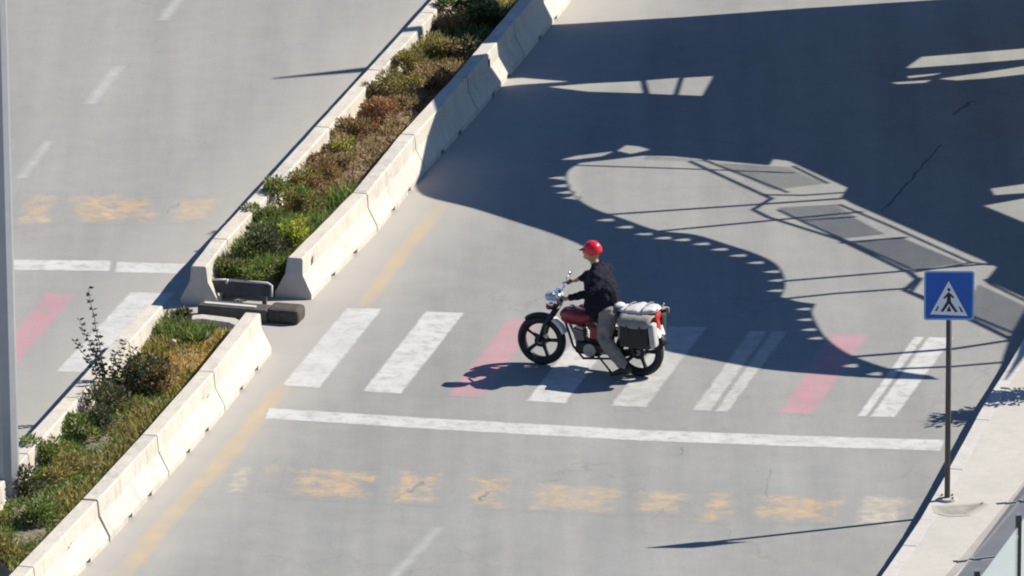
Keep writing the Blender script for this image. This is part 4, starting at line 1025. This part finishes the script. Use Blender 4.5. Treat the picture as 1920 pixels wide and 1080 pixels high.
capsule(body, [anL, anL + Vector((.12, 0, -.06))], [.036, .025]); capsule(body, [anR, anR + Vector((.14, 0, -.05))], [.036, .025])
# neck, head, nose, ears, chin
capsule(body, [nk - Vector((0, 0, .03)), hd - Vector((.0, 0, .03))], [.055, .05])
body.ball(hd, (.098, .076, .118), 20, 14); body.ball(hd + Vector((.075, 0, -.065)), (.03, .032, .03), 10, 8)
body.tube([hd + Vector((.093, 0, .012)), hd + Vector((.115, 0, -.02)), hd + Vector((.095, 0, -.028))], [.008, .013, .010], 8)
for s in (-1, 1): body.ball(hd + Vector((-.005, s * .078, -.01)), (.018, .008, .03), 8, 6)
bpart_ = lambda name, m, mt, **k: m.build(name, mt, rider, True, **k)
bpart_('body', body, M['skin'], remesh=.008)
for s in (-1, 1):
    m = MB(); m.ball(hd + Vector((.090, s * .03, .014)), (.008, .012, .007), 8, 6); bpart_('eye', m, M['hair'])
m = MB(); m.ball(hd + Vector((.094, 0, -.05)), (.006, .022, .005), 8, 6); bpart_('mouth', m, M['visor'])
# helmet: open face shell with a peak
m = MB(); rg = []
tilt = Matrix.Rotation(math.radians(14), 3, 'Y'); hc_ = hd + Vector((-.012, 0, .028)); n = 24
for i in range(13):
    th = math.radians(4 + i * 9.2); r_ = []
    for k in range(n):
        ph = 2 * math.pi * k / n; front = max(0, math.cos(ph)); t2 = min(th, math.radians(114 - 42 * front ** .8)); v = Vector((.124 * math.sin(t2) * math.cos(ph), .104 * math.sin(t2) * math.sin(ph), .122 * math.cos(t2))); r_.append(hc_ + tilt @ v)
    rg.append(r_)
m.loft(rg, caps=False); m.f.append(tuple(range(n))[::-1]); hel = m.build('helmet', M['helmet'], rider, True)
sm = hel.modifiers.new('s', 'SOLIDIFY'); sm.thickness = .012
m = MB(); pk = []
for u in (0, 1):
    pk.append([hc_ + tilt @ Vector(((.108 + u * .065) * math.cos(a), .105 * math.sin(a) * (1 - u * .15), .045 - u * .02)) for a in [math.radians(-62 + 124 * k / 10) for k in range(11)]])
for k in range(10): m.quad([pk[0][k], pk[0][k + 1], pk[1][k + 1], pk[1][k]])
o = m.build('helmet_peak', M['visor'], rider, True); sm = o.modifiers.new('s', 'SOLIDIFY'); sm.thickness = .006
# jacket: torso rings and sleeves fused
jk = MB()
def ring(c, ra, rb, tw=0, n=20): return [c + Vector((math.cos(2 * math.pi * k / n) * ra, math.sin(2 * math.pi * k / n) * rb, -math.cos(2 * math.pi * k / n) * tw)) for k in range(n)]
def Rp(xl_, xr_, y_, rb):   # torso cross section given its left and right outline in the photo
    a, b_ = B(xl_, y_), B(xr_, y_); c = (a + b_) / 2; return ring(c, abs(a.x - b_.x) / 2, rb, 0)
tor = [Rp(1110, 1152, 596, .15), Rp(1101, 1157, 585, .20), Rp(1097, 1161, 570, .22), Rp(1097, 1161, 552, .225), Rp(1099, 1156, 535, .22), Rp(1102, 1148, 520, .215), Rp(1106, 1141, 508, .20), Rp(1109, 1135, 499, .145), Rp(1111, 1129, 492, .075)]
jk.loft(tor)
for s_, e_, h2 in ((shl, ell, hl_), (shr, elr, hr_)):
    s2_ = s_ + Vector((-.02, -.01 * (1 if s_.y > 0 else -1), -.02)); w_ = h2 + (e_ - h2).normalized() * .07
    capsule(jk, [s2_, s2_.lerp(e_, .5) + Vector((-.02, 0, -.015)), e_], [.10, .082, .066]); capsule(jk, [nk + Vector((-.03, 0, -.07)), s2_ + Vector((-.01, 0, .0))], [.085, .09]); jk.tube([e_, e_.lerp(w_, .5), w_], [.06, .052, .04], 12)
def folds(o, st, sz, seed):
    t = bpy.data.textures.new('folds', 'CLOUDS'); t.noise_scale = sz; t.noise_depth = 2
    m = o.modifiers.new('f', 'DISPLACE'); m.texture = t; m.strength = st; m.mid_level = .5; m.texture_coords = 'LOCAL'
folds(bpart_('jacket', jk, M['jacket'], remesh=.011), .06, .11, 1)
tb = MB(); tb.tube([nk + Vector((-.03, 0, -.045)), nk + Vector((-.012, 0, .012))], [.085, .07], 14, caps=False); o = bpart_('collar', tb, M['jacket']); sm = o.modifiers.new('s', 'SOLIDIFY'); sm.thickness = .012
tr_ = MB(); capsule(tr_, [hipR, hipL], [.14, .14])
for h_0, k_0, a_0 in ((hipL, knL, anL), (hipR, knR, anR)):
    capsule(tr_, [h_0, h_0.lerp(k_0, .5), k_0], [.125, .108, .09]); tr_.tube([k_0, k_0.lerp(a_0, .4), a_0 + (k_0 - a_0) * .08], [.09, .085, .068], 14)
folds(bpart_('trousers', tr_, M['trouser'], remesh=.012), .045, .09, 2)
def shoe(a, dr):
    m = MB(); d = dr.normalized(); s = Vector((0, 1, 0)); rg = []
    for t, wy, hz, dz in ((-.07, .028, .03, -.03), (-.04, .038, .06, -.015), (.03, .042, .05, -.02), (.12, .048, .034, -.035), (.18, .04, .024, -.045), (.21, .02, .014, -.05)):
        c = a + d * t + Vector((0, 0, dz)); rg.append([c + s * math.cos(q) * wy + Vector((-d.z, 0, d.x)) * math.sin(q) * hz for q in [2 * math.pi * k / 14 for k in range(14)]])
    m.loft(rg); sh = bpart_('shoe', m, M['shoe']); return sh
anL2 = Vector((anL.x, anL.y, max(anL.z, .09))); shoe(anL2, Vector((1, 0, -.25))); shoe(anR, Vector((1, 0, -.1)))
print('objects', len(bpy.data.objects))
